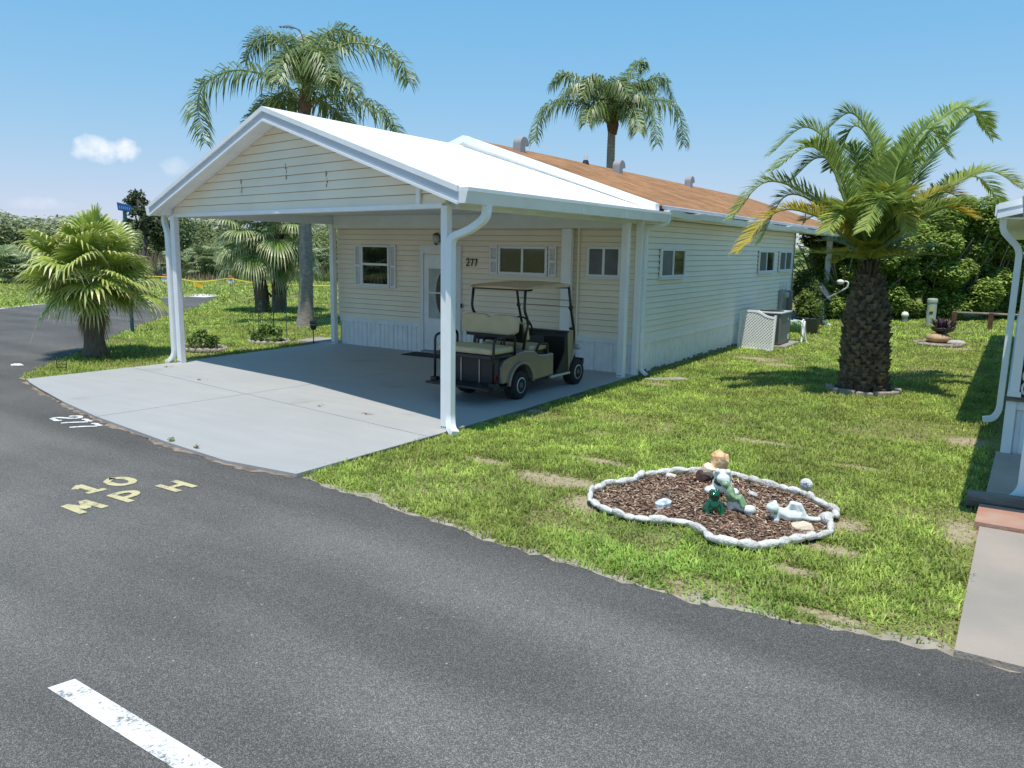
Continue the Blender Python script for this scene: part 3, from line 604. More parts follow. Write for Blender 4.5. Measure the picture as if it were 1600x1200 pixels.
MB().b2((dx0, HY0-.058, 2.18), (dx1, HY0+.01, 2.36)).build('door_casing', SIGNW, house)
door = MB().b2((dx0+.01, HY0-.04, .07), (dx1-.01, HY0+.0, 2.15)).build('door', SKIRT, house)
for za, zb in ((.78, 1.32), (1.35, 1.86)): MB().b2((dx0+.15, HY0-.046, za), (dx1-.15, HY0-.041, zb)).build('pane', DOORG, door)
mb = MB(); mb.add([((dx0+dx1)/2+.12+.24*math.cos(a*math.pi/14), HY0-.05, 1.32+.50*math.sin(a*math.pi/14)) for a in range(28)], [tuple(range(28))[::-1]]); mb.build('oval_glass', OVALG, door)
MB().b2((dx0+.13, HY0-.054, 1.32), (dx1-.13, HY0-.04, 1.35)).build('door_rail', SIGNW, door)
for u0, u1, w0, w1 in ((dx0+.12, dx0+.15, .75, 1.89), (dx1-.15, dx1-.12, .75, 1.89), (dx0+.15, dx1-.15, .75, .78), (dx0+.15, dx1-.15, 1.86, 1.89)): MB().b2((u0, HY0-.055, w0), (u1, HY0-.04, w1)).build('pane_frame', SIGNW, door)
MB().b2((dx0+.14, HY0-.05, .2), (dx1-.14, HY0-.041, .62)).build('lower_panel', SKIRT, door, bevel=.006)
MB().b2((dx1-.09, HY0-.075, 1.02), (dx1-.06, HY0-.04, 1.2)).build('handle', BLACK, door)
MB().b2((dx0-.02, HY0-.13, .0), (dx1+.02, HY0-.02, .055)).build('door_sill', GALV, house)
MB().b2((-3.965, HY0-.068, 1.05), (-3.93, HY0-.05, 1.14)).build('bell_push', BLACK, house)
# house number on the wall
def number(x, y, z, h, txt):
    w = h*.5
    for i, c in enumerate(txt):
        mb = MB()
        for line in GLY[c]:
            raw = [Vector((a, b, 0)) for a, b in line]
            if len(line) > 4: raw = catmull(raw, 12)
            mb.tube([(x+i*w*1.35+q.x*w, y, z+q.y*h) for q in raw], h*.075, 6)
        mb.build('house_number_digit', BLACK, house)
number(-3.84, HY0-.03, 1.94, .15, '277')
# coach lamp beside the door
lp = thing('wall_lamp', 'small glass and metal coach lamp on the wall above the door', 'lamp', (-4.56, HY0-.03, 2.45))
LAMPM = mat('aged_lamp_metal', (.12, .125, .11), .5, metal=.5); LAMPG = mat('lamp_glass', (.45, .47, .44), .15, spec=.7)
MB().b2((-4.60, HY0-.03, 2.42), (-4.52, HY0-.005, 2.58)).build('back_plate', LAMPM, lp)
MB().tube([(-4.56, HY0-.02, 2.52), (-4.56, HY0-.08, 2.62), (-4.56, HY0-.14, 2.61)], .012, 6).build('arm', LAMPM, lp)
MB().lathe([(.02, 2.62), (.075, 2.585), (.08, 2.565)], (-4.56, HY0-.14, 0), 10).build('cap', LAMPM, lp); MB().lathe([(.05, 2.40), (.075, 2.47), (.07, 2.565)], (-4.56, HY0-.14, 0), 10).build('shade', LAMPG, lp, smooth=True)
MB().lathe([(.012, 2.355), (.035, 2.375), (.05, 2.4)], (-4.56, HY0-.14, 0), 10).build('finial', LAMPM, lp)
# electric service on the side wall
em = thing('electric_meter', 'grey electric meter box with conduits by the rear corner of the side wall', 'meter', (HX1, 16.2, .4))
MB().b2((HX1+.02, 15.9, .35), (HX1+.14, 16.35, 1.25)).build('panel_box', GALV, em, bevel=.01); MB().b2((HX1+.03, 16.5, .2), (HX1+.18, 16.95, 1.2)).build('disconnect_box', ACGREY, em, bevel=.01)
for yy in (16.1, 16.42): MB().tube([(HX1+.09, yy, -.05), (HX1+.09, yy, 1.5)], .025, 8).build('conduit', SIGNW, em)
MB().lathe([(.09, .0), (.09, .06), (.07, .11)], (HX1+.14, 16.12, 1.1), 14, 'X').build('meter_dial', LAMPG, em)
MB().tube([(HX1+.06, 17.2, 1.2), (HX1+.06, 17.22, 3.0), (HX1+.3, 17.22, 3.25), (HX1+.3, 17.2, 3.6)], .012, 6).build('mast', BLACK, em)
# corner downspout of the house
def downspout(name, P, w, d, parent, m=WHITE):
    mb = MB(); P = [Vector(p) for p in P]; rings = []
    for i, p in enumerate(P):
        t = (P[min(i+1, len(P)-1)]-P[max(i-1, 0)]).normalized(); a = Vector((0, 1, 0)) if abs(t.y) < .7 else Vector((1, 0, 0)); b = t.cross(a).normalized(); a = b.cross(t).normalized()
        rings.append([p+a*w/2*sa+b*d/2*sb for sa, sb in ((1, 1), (-1, 1), (-1, -1), (1, -1))])
    vs = [q for r_ in rings for q in r_]; n = len(P)
    fs = [(i*4+k, i*4+(k+1) % 4, (i+1)*4+(k+1) % 4, (i+1)*4+k) for i in range(n-1) for k in range(4)]+[(3, 2, 1, 0), tuple(range((n-1)*4, n*4))]
    o = mb.add(vs, fs).build(name, m, parent, bevel=.006); return o
def bend(pts, r=.07, n=5):
    """round the corners of a polyline"""
    P = [Vector(p) for p in pts]; out = [P[0]]
    for a, b, c in zip(P, P[1:], P[2:]):
        k = min(r, (b-a).length*.45, (c-b).length*.45); p0 = b+(a-b).normalized()*k; p1 = b+(c-b).normalized()*k
        for i in range(n+1): t = i/n; out.append(p0*(1-t)**2+b*2*t*(1-t)+p1*t*t)
    return out+[P[-1]]
downspout('downspout', bend([(.51, 6.05, 2.97), (.51, 6.05, 2.82), (.17, 5.86, 2.72), (.17, 5.86, .08), (.30, 5.84, .0)]), .07, .055, house)
MB().b2((.125, 5.815, 1.9), (.205, 5.905, 1.93)).build('pipe_strap', SIGNW, house); MB().b2((.125, 5.815, .9), (.205, 5.905, .93)).build('pipe_strap', SIGNW, house)
MB().tube([(-1.17, HY0-.035, .56), (-1.17, HY0-.035, ZT-.12)], .024, 8).build('conduit', SIDE_F, house)
# rear porch posts under the extended roof
for px, py in ((.05, 22.9), (.05, 25.0)): MB().b2((px-.09, py-.09, -.1), (px+.09, py+.09, ZT)).build('porch_post', TRIM, house)
for px, py in ((-7.6, 22.9), (-7.6, 25)): MB().b2((px-.09, py-.09, -.1), (px+.09, py+.09, ZT)).build('porch_post', TRIM, house)
MB().b2((-7.7, 17.4, -.1), (.0, 25.1, -.01)).build('porch_floor', CONC, house)
splash = MB(); splash.extr([(.36, 5.55, -.045), (.62, 5.5, -.045), (1.08, 6.0, -.045), (.85, 6.15, -.045)], (0, 0, .035)); tag(splash.build('splash_block', CONC, bevel=.01), 'broken pale concrete splash block on the grass at the house corner', 'block')

# ------------------------------------------------------------------ the carport
cp = thing('carport', 'white carport with gable front and bright white pan roof over the grey slab', 'carport', (-3.8, 3, 0))
SK = -1.506/7.64                                   # the front runs skew to the house
yf = lambda x: SK*x                                # gable plane
PR = .312; CRX = -3.80; CRZ = 4.345
cz = lambda x: CRZ-PR*abs(x-CRX)
OV = .30
EX1, EX0 = .47, -8.08
for s, (xa, xb) in enumerate(((CRX, EX1), (EX0, CRX))):
    P = [(xa, yf(xa)-OV, cz(xa)), (xb, yf(xb)-OV, cz(xb)), (xb, RY0-.02, cz(xb)), (xa, RY0-.02, cz(xa))]
    MB().hexa([(x, y, z-.075) for x, y, z in P]+P).build('roof_panel', ROOFW, cp)
    # standing ribs of the pans, barely visible from below
    for k in range(1, 4):
        yb = .9+k*1.2
MB().hexa([(CRX-.09, yf(CRX)-OV-.01, cz(CRX-.09)+.001), (CRX+.09, yf(CRX)-OV-.01, cz(CRX+.09)+.001), (CRX+.09, RY0-.14, cz(CRX+.09)+.001), (CRX-.09, RY0-.14, cz(CRX-.09)+.001), (CRX-.012, yf(CRX)-OV-.01, CRZ+.018), (CRX+.012, yf(CRX)-OV-.01, CRZ+.018), (CRX+.012, RY0-.14, CRZ+.018), (CRX-.012, RY0-.14, CRZ+.018)]).build('ridge_cap', ROOFW, cp)
# rake fascias: white cap, blue-grey face, white lower lip
FASC = mat('blue_grey_fascia', (.52, .55, .61), .45, var=.04, scale=2)
for xa, xb in ((CRX, EX1+.01), (EX0-.01, CRX)):
    for dz1, dz0, dy, m_ in ((.02, -.05, .0, WHITE), (-.05, -.16, .028, FASC), (-.16, -.195, .004, WHITE)):
        ya, yb = yf(xa)-OV-.035+dy, yf(xb)-OV-.035+dy; t = .05-dy
        MB().hexa([(xa, ya, cz(xa)+dz0), (xb, yb, cz(xb)+dz0), (xb, yb+t, cz(xb)+dz0), (xa, ya+t, cz(xa)+dz0), (xa, ya, cz(xa)+dz1), (xb, yb, cz(xb)+dz1), (xb, yb+t, cz(xb)+dz1), (xa, ya+t, cz(xa)+dz1)]).build('rake_fascia', m_, cp)
    # soffit under the overhang
    xs = [xa, xb]
    P = [(xa, yf(xa)-OV+.005, cz(xa)-.17), (xb, yf(xb)-OV+.005, cz(xb)-.17), (xb, yf(xb)+.01, cz(xb)-.17), (xa, yf(xa)+.01, cz(xa)-.17)]
    MB().hexa([(x, y, z-.012) for x, y, z in P]+P).build('soffit', TRIM, cp)
# gable cladding: lap boards cut to the rake
gz0 = 2.86; gh = .128; k = 0
while True:
    z0 = gz0+k*gh; z1 = min(z0+gh-.008, CRZ-.19)
    if z0 > CRZ-.26: break
    lim = lambda z: max(.02, (CRZ-.185-z)/PR)
    xl0, xr0 = max(-7.64, CRX-lim(z0)), min(.0, CRX+lim(z0)); xl1, xr1 = max(-7.64, CRX-lim(z1)), min(.0, CRX+lim(z1))
    f0 = lambda x: yf(x)-.022; f1 = lambda x: yf(x)-.004
    MB().hexa([(xl0, f0(xl0), z0), (xr0, f0(xr0), z0), (xr0, yf(xr0)+.03, z0), (xl0, yf(xl0)+.03, z0), (xl1, f1(xl1), z1), (xr1, f1(xr1), z1), (xr1, yf(xr1)+.03, z1), (xl1, yf(xl1)+.03, z1)]).build('gable_board', SIDE_F, cp)
    k += 1
MB().add([(-7.64, yf(-7.64)+.02, gz0), (0, .02, gz0), (0, .02, cz(0)-.18), (CRX, yf(CRX)+.02, CRZ-.18), (-7.64, yf(-7.64)+.02, cz(-7.64)-.18)], [(0, 1, 2, 3, 4)]).build('gable_sheathing', MATS['wall_sheathing'], cp)
# open splits in the vinyl joints, drawn as thin brown strips
SPL = mat('joint_split_brown', (.30, .23, .16), .9)
for px, pz in ((-5.02, 3.30), (-3.63, 3.46), (-2.55, 3.30)):
    for q, (dx, dz, h) in enumerate(((0, .0, .085), (.02, -.09, .075), (.005, -.15, .05))):
        MB().b2((px+dx-.004, yf(px)-.0245, pz+dz), (px+dx+.004, yf(px)-.006, pz+dz+h)).build('open_joint', SPL, cp)
# beams
def skewbox(xa, xb, y0, y1, z0, z1): return MB().hexa([(xa, yf(xa)+y0, z0), (xb, yf(xb)+y0, z0), (xb, yf(xb)+y1, z0), (xa, yf(xa)+y1, z0), (xa, yf(xa)+y0, z1), (xb, yf(xb)+y0, z1), (xb, yf(xb)+y1, z1), (xa, yf(xa)+y1, z1)])
skewbox(-7.64, -.05, -.04, .035, 2.80, 2.858).build('gable_trim', WHITE, cp)
skewbox(-7.64, -.05, .036, .13, 2.80, 3.0).build('front_beam', TRIM, cp)
skewbox(-.52, -.45, -.06, -.023, 2.86, 3.06).build('trim_block', WHITE, cp)
MB().b2((-7.70, 1.62, 2.80), (-7.58, 5.7, 2.98)).build('side_beam', TRIM, cp); MB().b2((-.06, .14, 2.80), (.06, 5.62, 2.98)).build('side_beam', TRIM, cp)
MB().b2((-7.57, 5.60, 2.72), (-.07, 5.735, 2.995)).build('ledger_beam', TRIM, cp)
skewbox(-8.0, -7.66, -.2, .1, 2.83, 3.0).build('eave_box', WHITE, cp)
MB().b2((-7.57, 1.9, 3.0), (-.07, 5.59, 3.02)).build('ceiling', mat('carport_ceiling', (.76, .75, .72), .6, var=.05, scale=2), cp)
# posts
def cpost(px, py, w=.105, lab=None):
    p = MB().b2((px-w/2, py-w/2, -.02), (px+w/2, py+w/2, 2.83)).build('post', WHITE, cp, bevel=.012)
    mb = MB()
    for i in (-1, 0, 1): mb.lathe([(.009, -.006), (.009, .0)], (px+i*.03, py-w/2, .035), 8, 'Y')
    mb.build('bolt', BLACK, p); return p
cpost(.0, -.0); cpost(-7.64, 1.50, .12); cpost(-7.64, 5.64, .12); cpost(0, 5.33, .13)
MB().b2((-1.48, 5.60, 0), (-1.27, 5.71, 2.715)).build('post', WHITE, cp, bevel=.01)
# side gutters with fascia faces
for ex, sg in ((EX1, 1), (EX0, -1)):
    y0 = yf(ex)-OV; zt = cz(ex)+.01
    MB().hexa([(ex+sg*a, y, z) for y, z, a in ()] or [(min(ex, ex+sg*.10), y0, zt-.19), (max(ex, ex+sg*.10), y0, zt-.19), (max(ex, ex+sg*.10), RY0+.26, zt-.19), (min(ex, ex+sg*.10), RY0+.26, zt-.19), (min(ex, ex+sg*.135), y0, zt-.055), (max(ex, ex+sg*.135), y0, zt-.055), (max(ex, ex+sg*.135), RY0+.26, zt-.055), (min(ex, ex+sg*.135), RY0+.26, zt-.055)]).build('gutter', TRIM, cp)
    MB().b2((ex, y0, zt-.055), (ex+sg*.145, RY0+.26, zt-.012)).build('gutter_lip', WHITE, cp)
for y_ in (2.5, 4.0): MB().b2((EX1+.10, y_, cz(EX1)-.175), (EX1+.125, y_+.05, cz(EX1)-.05)).build('gutter_clip', WHITE, cp)
# front downspouts with crooked elbows and splash shoes
downspout('downspout', bend([(.53, .12, 2.86), (.53, .10, 2.68), (.36, .02, 2.54), (.105, -.045, 2.44), (.105, -.045, .16), (.16, -.10, .04), (.27, -.16, .0)], .09), .105, .085, cp)
downspout('downspout', bend([(-8.02, 1.55, 2.86), (-8.02, 1.55, 2.7), (-7.78, 1.44, 2.5), (-7.76, 1.43, .16), (-7.86, 1.40, .03), (-7.95, 1.38, .0)], .09), .085, .085, cp)

# ------------------------------------------------------------------ golf cart (local: +y forward, rear axle at y = 0)
gc = thing('golf_cart', 'bronze golf cart with tan seats and tan roof parked under the carport', 'golf cart', (-.86, 2.33, 0), R(-1.6))
def gb(mb, name, m, parent=gc, **k): return mb.build(name, m, parent, local=True, **k)
def arc(cy, cz_, r, a0, a1, n=9): return [(cy+r*math.cos(R(a0+(a1-a0)*i/n)), cz_+r*math.sin(R(a0+(a1-a0)*i/n))) for i in range(n+1)]
def side(poly, x0, x1): return MB().extr([(x0, y, z) for y, z in poly], (x1-x0, 0, 0))
WB = 1.80; WR = .225
rear_q = [(-.50, .30), (-.50, .56), (-.44, .66), (-.2, .73), (.12, .76), (.40, .73), (.52, .66), (.62, .645), (.98, .64), (.99, .27), (.36, .25)]+arc(0, .24, .31, 8, 172, 10)+[(-.34, .30)]
body = gb(side(rear_q, -.55, .55), 'body', BRONZE, bevel=.035)
fl = [(y, z) for y, z in arc(0, .24, .36, 2, 178, 12)]+[(y, z) for y, z in arc(0, .24, .315, 178, 2, 12)]
for x0, x1 in ((.53, .59), (-.59, -.53)): gb(side(fl, x0, x1), 'fender_lip', BRONZE, bevel=.012)
gb(MB().b2((-.50, -.53, .24), (.50, -.495, .70)), 'rear_panel', BLACK, bevel=.01)
gb(MB().b2((-.47, -.6, .2), (.47, .98, .25)), 'chassis', BLACK)
gb(MB().b2((-.52, .96, .235), (.52, 1.62, .275)), 'floor', BLACK)
for sx in (1, -1): gb(MB().b2((sx*.50, .9, .225), (sx*.56, 1.52, .262)), 'rocker_trim', SILVER, bevel=.006)
cowl = [(1.50, .27), (1.47, .55), (1.44, .90), (1.50, .955), (1.64, .95), (1.88, .86), (2.06, .70), (2.14, .50), (2.16, .36), (2.13, .28)]+arc(WB, .22, .30, 12, 168, 8)
cm = MB(); cm.extr([(-1, y, z) for y, z in cowl], (2, 0, 0)); tp = lambda y: .54-.25*max(0, (y-1.62)/.54)**1.2
cm.v = [(x*tp(y), y, z) for x, y, z in cm.v]; gb(cm, 'front_cowl', BRONZE, bevel=.03)
gb(side([(1.44, .27), (1.40, .60), (1.36, .86), (1.38, .93), (1.46, .96), (1.50, .9), (1.50, .27)], -.525, .525), 'dashboard', BLACK, bevel=.02)
gb(side([(1.10, .27), (1.36, .60), (1.36, .86), (1.42, .9), (1.47, .27)], .50, .535), 'cowl_side', BLACK, bevel=.008); gb(side([(1.10, .27), (1.36, .60), (1.36, .86), (1.42, .9), (1.47, .27)], -.535, -.50), 'cowl_side', BLACK, bevel=.008)
gb(MB().b2((-.30, 1.352, .74), (.12, 1.372, .86)), 'glove_tray', mat('dash_grey', (.05, .05, .05), .6))
gb(MB().b2((-.45, 2.12, .30), (.45, 2.2, .42)), 'bumper', BLACK, bevel=.02)
for sx in (1, -1): gb(MB().ball((sx*.36, 2.08, .62), (.09, .05, .05)), 'headlight', LAMPG, smooth=True)
# wheels
for wx, wy in ((.465, 0), (-.465, 0), (.455, WB), (-.455, WB)):
    s = 1 if wx > 0 else -1; w = thing('w', '', '') if False else None
    ty = gb(MB().lathe([(.12, -.10), (.19, -.105), (.218, -.085), (WR, -.05), (WR+.003, 0), (WR, .05), (.218, .085), (.19, .105), (.12, .10)], (wx, wy, WR), 28, 'X'), 'wheel', RUBBER, smooth=True)
    gb(MB().lathe([(.125, s*.055), (.125, s*.102), (.108, s*.108), (.10, s*.07)], (wx, wy, WR), 24, 'X'), 'rim', SILVER, ty)
    gb(MB().lathe([(.10, s*.05), (.095, s*.085), (.05, s*.09), (.045, s*.105), (.02, s*.107)], (wx, wy, WR), 16, 'X'), 'hub_cap', mat('hub_grey', (.12, .12, .12), .45, metal=.4), ty)
    mb = MB()
    for k in range(8):
        a = k*math.pi/4; mb.box((wx+s*.09, wy+.075*math.cos(a), WR+.075*math.sin(a)), (.012, .022, .022))
    gb(mb, 'lug', SILVER, ty)
# seats
def cushion(x0, x1, y0, y1, z0, z1, r=.05): return MB().b2((x0, y0, z0), (x1, y1, z1))
fs = gb(cushion(-.49, .49, .36, .86, .70, .80), 'front_seat', TANV, bevel=.04)
gb(MB().b2((-.50, .34, .64), (.50, .90, .70)), 'seat_base', BLACK)
for x0, x1 in ((-.50, -.02), (.02, .50)):
    gb(MB().hexa([(x0, .24, .89), (x1, .24, .89), (x1, .36, .89), (x0, .36, .89), (x0, .17, 1.18), (x1, .17, 1.18), (x1, .28, 1.18), (x0, .28, 1.18)]), 'front_backrest', TANV, bevel=.045)
gb(MB().hexa([(-.48, .18, .86), (.48, .18, .86), (.48, .235, .86), (-.48, .235, .86), (-.48, .11, 1.16), (.48, .11, 1.16), (.48, .165, 1.16), (-.48, .165, 1.16)]), 'backrest_shell', BLACK, bevel=.02)
for s in (1, -1):
    gb(MB().tube(bend([(s*.52, .78, .64), (s*.54, .80, .80), (s*.54, .52, .83), (s*.52, .46, .64)], .06), .022, 8), 'hip_restraint', BLACK, smooth=True)
gb(cushion(-.53, .53, -.74, -.16, .755, .85), 'rear_seat', TANV, bevel=.035)
gb(MB().b2((-.53, -.76, .69), (.53, -.14, .75)), 'rear_seat_frame', BLACK, bevel=.01)
# rear backrest: two humps with a dip between
def hump(x): return 1.305-.045*math.exp(-(x/.07)**2)-.05*max(0, (abs(x)-.40)/.13)**2
xs = [-.53+1.06*i/24 for i in range(25)]
top = [(x, hump(x)) for x in xs]; low = [(x, 1.0+.05*max(0, (abs(x)-.40)/.13)**2) for x in xs[::-1]]
gb(MB().extr([(x, -.13+(z-1.0)*.12, z) for x, z in top+low], (0, .10, 0)), 'rear_backrest', TANV, bevel=.03)
gb(MB().b2((-.45, -.08, .95), (.45, -.03, 1.01)), 'backrest_bracket', BLACK); 
for xx in (-.28, -.22, .22, .28): gb(MB().tube([(xx, -.08, .7), (xx, -.06, 1.0)], .018, 6), 'bracket_leg', BLKMET)
for s in (1, -1):
    gb(MB().tube(bend([(s*.555, -.74, .30), (s*.555, -.74, 1.0), (s*.555, -.18, 1.03), (s*.555, -.18, .72)], .10), .02, 8), 'arm_rail', BLKMET, smooth=True)
    gb(MB().tube(bend([(s*.545, -.74, .72), (s*.545, -.45, .72), (s*.545, -.18, .72)], .05), .02, 8), 'rear_strut', BLKMET, smooth=True)
for xx in (-.42, -.56):
    pass
gb(MB().b2((-.58, -.95, .265), (.56, -.56, .30)), 'footplate', BLACK, bevel=.01)
for sx in (1, -1): gb(MB().b2((sx*.50, -.79, .25), (sx*.61, -.69, .345)), 'foot_block', BLACK, bevel=.01)
for xx in (-.2, .15): gb(MB().tube([(xx, -.54, .25), (xx, -.54, .68)], .009, 6), 'well_rod', SILVER)
# roof: shallow dished shell
mb = MB(); ny, nx = 12, 8; top_v = []
for j in range(ny+1):
    for i in range(nx+1):
        u = i/nx*2-1; v = j/ny*2-1
        cor = 1-.10*max(0, abs(v)-.75)/.25; z = 1.785-.03*u*u-.04*v**4+.012*v; top_v.append((u*.58*cor, .80+v*.72, z))
n1 = len(top_v); mb.v = top_v+[(x, y, 1.70) for x, y, z in top_v]
for j in range(ny):
    for i in range(nx):
        a = j*(nx+1)+i; mb.f.append((a, a+1, a+nx+2, a+nx+1)); mb.f.append((n1+a, n1+a+nx+1, n1+a+nx+2, n1+a+1))
for i in range(nx): a = i; mb.f.append((a, n1+a, n1+a+1, a+1)); a = ny*(nx+1)+i; mb.f.append((a, a+1, n1+a+1, n1+a))
for j in range(ny): a = j*(nx+1); b = a+nx; mb.f.append((a, a+nx+1, n1+a+nx+1, n1+a)); mb.f.append((b, n1+b, n1+b+nx+1, b+nx+1))
rf_ = gb(mb, 'roof', TANR, smooth=False, bevel=.012)
gb(MB().b2((.578, .40, 1.72), (.59, .50, 1.745)), 'badge', mat('badge_gold', (.5, .42, .2), .4, metal=.4), rf_)
for s in (1, -1):
    gb(MB().tube(bend([(s*.50, .17, 1.72), (s*.51, .13, 1.38), (s*.50, .26, 1.20), (s*.48, .16, .74)], .08), .022, 8), 'rear_roof_post', BLKMET, smooth=True)
    gb(MB().tube(bend([(s*.53, 1.44, 1.72), (s*.53, 1.54, 1.3), (s*.53, 1.68, .92), (s*.50, 1.68, .62)], .1), .022, 8), 'front_roof_post', BLKMET, smooth=True)
    gb(MB().ball((s*.53, 1.53, 1.345), .04), 'clamp', BLACK); gb(MB().ball((s*.50, 1.62, .985), (.05, .03, .025)), 'clamp', BLACK)
gb(MB().b2((-.5, 1.42, 1.67), (.5, 1.46, 1.698)), 'roof_rail', BLKMET); gb(MB().b2((-.5, .15, 1.67), (.5, .19, 1.698)), 'roof_rail', BLKMET)
gb(MB().hexa([(-.5, 1.65, .97), (.5, 1.65, .97), (.5, 1.655, .97), (-.5, 1.655, .97), (-.5, 1.535, 1.36), (.5, 1.535, 1.36), (.5, 1.54, 1.36), (-.5, 1.54, 1.36)]), 'windshield', CLEAR)
gb(MB().hexa([(-.5, 1.53, 1.38), (.5, 1.53, 1.38), (.5, 1.535, 1.38), (-.5, 1.535, 1.38), (-.5, 1.46, 1.66), (.5, 1.46, 1.66), (.5, 1.465, 1.66), (-.5, 1.465, 1.66)]), 'windshield', CLEAR)
for z in (1.35, 1.46): gb(MB().b2((-.5, 1.505, z), (.5, 1.53, z+.018)), 'windshield_bar', mat('bar_tan', (.38, .33, .24), .5))
sw = MB(); sw.tube([Vector((-.26, 1.26, 1.0))+Vector((.185*math.cos(a), -.075*math.sin(a), .17*math.sin(a))) for a in [k*math.pi/12 for k in range(25)]], .016, 8)
sw = gb(sw, 'steering_wheel', BLACK, smooth=True)
gb(MB().tube([(-.26, 1.26, 1.0), (-.26, 1.42, .82)], .025, 8), 'steering_column', BLACK, sw)
for a in (.3, 2.8, 4.7): gb(MB().tube([(-.26, 1.26, 1.0), Vector((-.26, 1.26, 1.0))+Vector((.18*math.cos(a), -.075*math.sin(a), .165*math.sin(a)))], .016, 6), 'spoke', BLACK, sw)
gb(MB().ball((-.28, 1.40, 1.62), (.13, .02, .03)), 'mirror', BLACK)
for s in (1, -1): gb(MB().b2((s*.40, -.57, .35), (s*.47, -.53, .43)), 'tail_light', mat('tail_red', (.25, .01, .01), .3))
tag(MB().box((-4.6, 5.38, .009), (1.05, .5, .014), .05).build('doormat', mat('doormat_black', (.018, .018, .02), .95, var=.3, scale=60)), 'dark doormat on the slab in front of the door', 'doormat')

# ------------------------------------------------------------------ side yard
ac = thing('air_conditioner', 'dark grey air conditioning condenser on a concrete pad beside the house', 'air conditioner', (.75, 12.9, 0))
MB().b2((.30, 12.2, -.1), (1.28, 13.75, .02)).build('pad', CONC, ac, bevel=.02)
MB().b2((.38, 12.3, .03), (1.12, 13.3, .80)).build('cabinet', ACGREY, ac, bevel=.03)
MB().b2((.36, 12.28, .80), (1.14, 13.32, .845)).build('lid', ACLID, ac, bevel=.015)
for k in range(14):
    MB().b2((.42, 12.292, .10+k*.048), (1.08, 12.302, .125+k*.048)).build('louvre', mat('louvre_dark', (.07, .07, .075), .6), ac)
MB().lathe([(.30, .846), (.30, .86), (.05, .866)], (.75, 12.8, 0), 20).build('fan_grille', BLACK, ac)
MB().b2((1.121, 13.05, .12), (1.126, 13.2, .25)).build('rating_plate', SIGNW, ac); MB().b2((1.121, 12.95, .62), (1.126, 13.05, .68)).build('badge', SIGNW, ac)
# lattice screen leaning in front of it
P0, P1 = Vector((.24, 11.72, -.05)), Vector((1.17, 11.52, -.05))
ls = thing('lattice_screen', 'white plastic lattice screen standing in front of the air conditioner', 'screen', P0)
du = (P1-P0); Lw_ = du.length; du.normalize(); dn = Vector((du.y, -du.x, 0)); lean = Vector((0, .12, 0))
def lp_(u, z, d=0): return P0+du*u+Vector((0, 0, z))+dn*d+lean*(z/.95)
topz = lambda u: .93-.13*(1/(1+math.exp(-(u/Lw_-.62)*14)))+.02*math.sin(u*3)
def bar(u0, z0, u1, z1, w, d0, d1):
    a = Vector((u1-u0, z1-z0)); n_ = Vector((-a.y, a.x)).normalized()*w/2
    q = [(u0-n_.x, z0-n_.y), (u1-n_.x, z1-n_.y), (u1+n_.x, z1+n_.y), (u0+n_.x, z0+n_.y)]
    return MB().hexa([lp_(u, z, d0) for u, z in q]+[lp_(u, z, d1) for u, z in q])
PLAST = mat('white_plastic', (.80, .80, .80), .45)
sp = .078
for sgn in (1, -1):
    k = -12
    while k < 26:
        pts_ = []
        for i in range(60):
            u = i/59*Lw_; z = sgn*u+k*sp+(0 if sgn > 0 else .2)
            if .0 < z < topz(u) and .03 < u < Lw_-.03: pts_.append((u, z))
        if len(pts_) > 1: bar(*pts_[0], *pts_[-1], .031, .004*sgn, .004*sgn+.006).build('lattice_slat', PLAST, ls)
        k += 1
for u in (.02, Lw_-.02): bar(u, 0, u, topz(u)+(.06 if u > .5 else 0), .05, -.018, .022).build('frame_post', PLAST, ls)
mb = MB(); us = [i/16*Lw_ for i in range(17)]
for a, b in zip(us, us[1:]):
    q = [(a, topz(a)-.03), (b, topz(b)-.03), (b, topz(b)+.02), (a, topz(a)+.02)]; mb.hexa([lp_(u, z, -.016) for u, z in q]+[lp_(u, z, .02) for u, z in q])
mb.build('top_rail', PLAST, ls); bar(0, .02, Lw_, .02, .05, -.015, .019).build('bottom_rail', PLAST, ls)
# hose reel with a pale hose
hr = thing('hose_reel', 'white plastic hose reel with pale hose beside the air conditioner', 'hose reel', (1.05, 14.3, 0))
for s in (-.22, .22):
    MB().tube(bend([(1.05+s, 14.0, -.04), (1.05+s, 14.25, .52), (1.05+s, 14.5, -.04)], .06), .025, 8).build('side_frame', PLAST, hr)
MB().lathe([(.21, -.2), (.21, -.17), (.1, -.17), (.1, .17), (.21, .17), (.21, .2)], (1.05, 14.25, .36), 18, 'X').build('drum', PLAST, hr)
mb = MB()
for k in range(7): mb.tube([(1.05-.15+k*.05, 14.25+.15*math.cos(a), .36+.15*math.sin(a)) for a in [i*math.pi/10 for i in range(21)]], .022, 6, cap=False)
mb.build('coiled_hose', HOSEG, hr, smooth=True)
MB().tube(catmull([(1.0, 14.1, .55), (1.25, 14.0, .5), (1.36, 13.95, .2), (1.45, 13.9, -.03), (1.7, 13.8, -.035)], 16), .016, 6).build('hose_end', HOSE, hr, smooth=True)
MB().tube([(.86, 14.05, .5), (1.24, 14.05, .52)], .02, 8).build('handle', PLAST, hr)
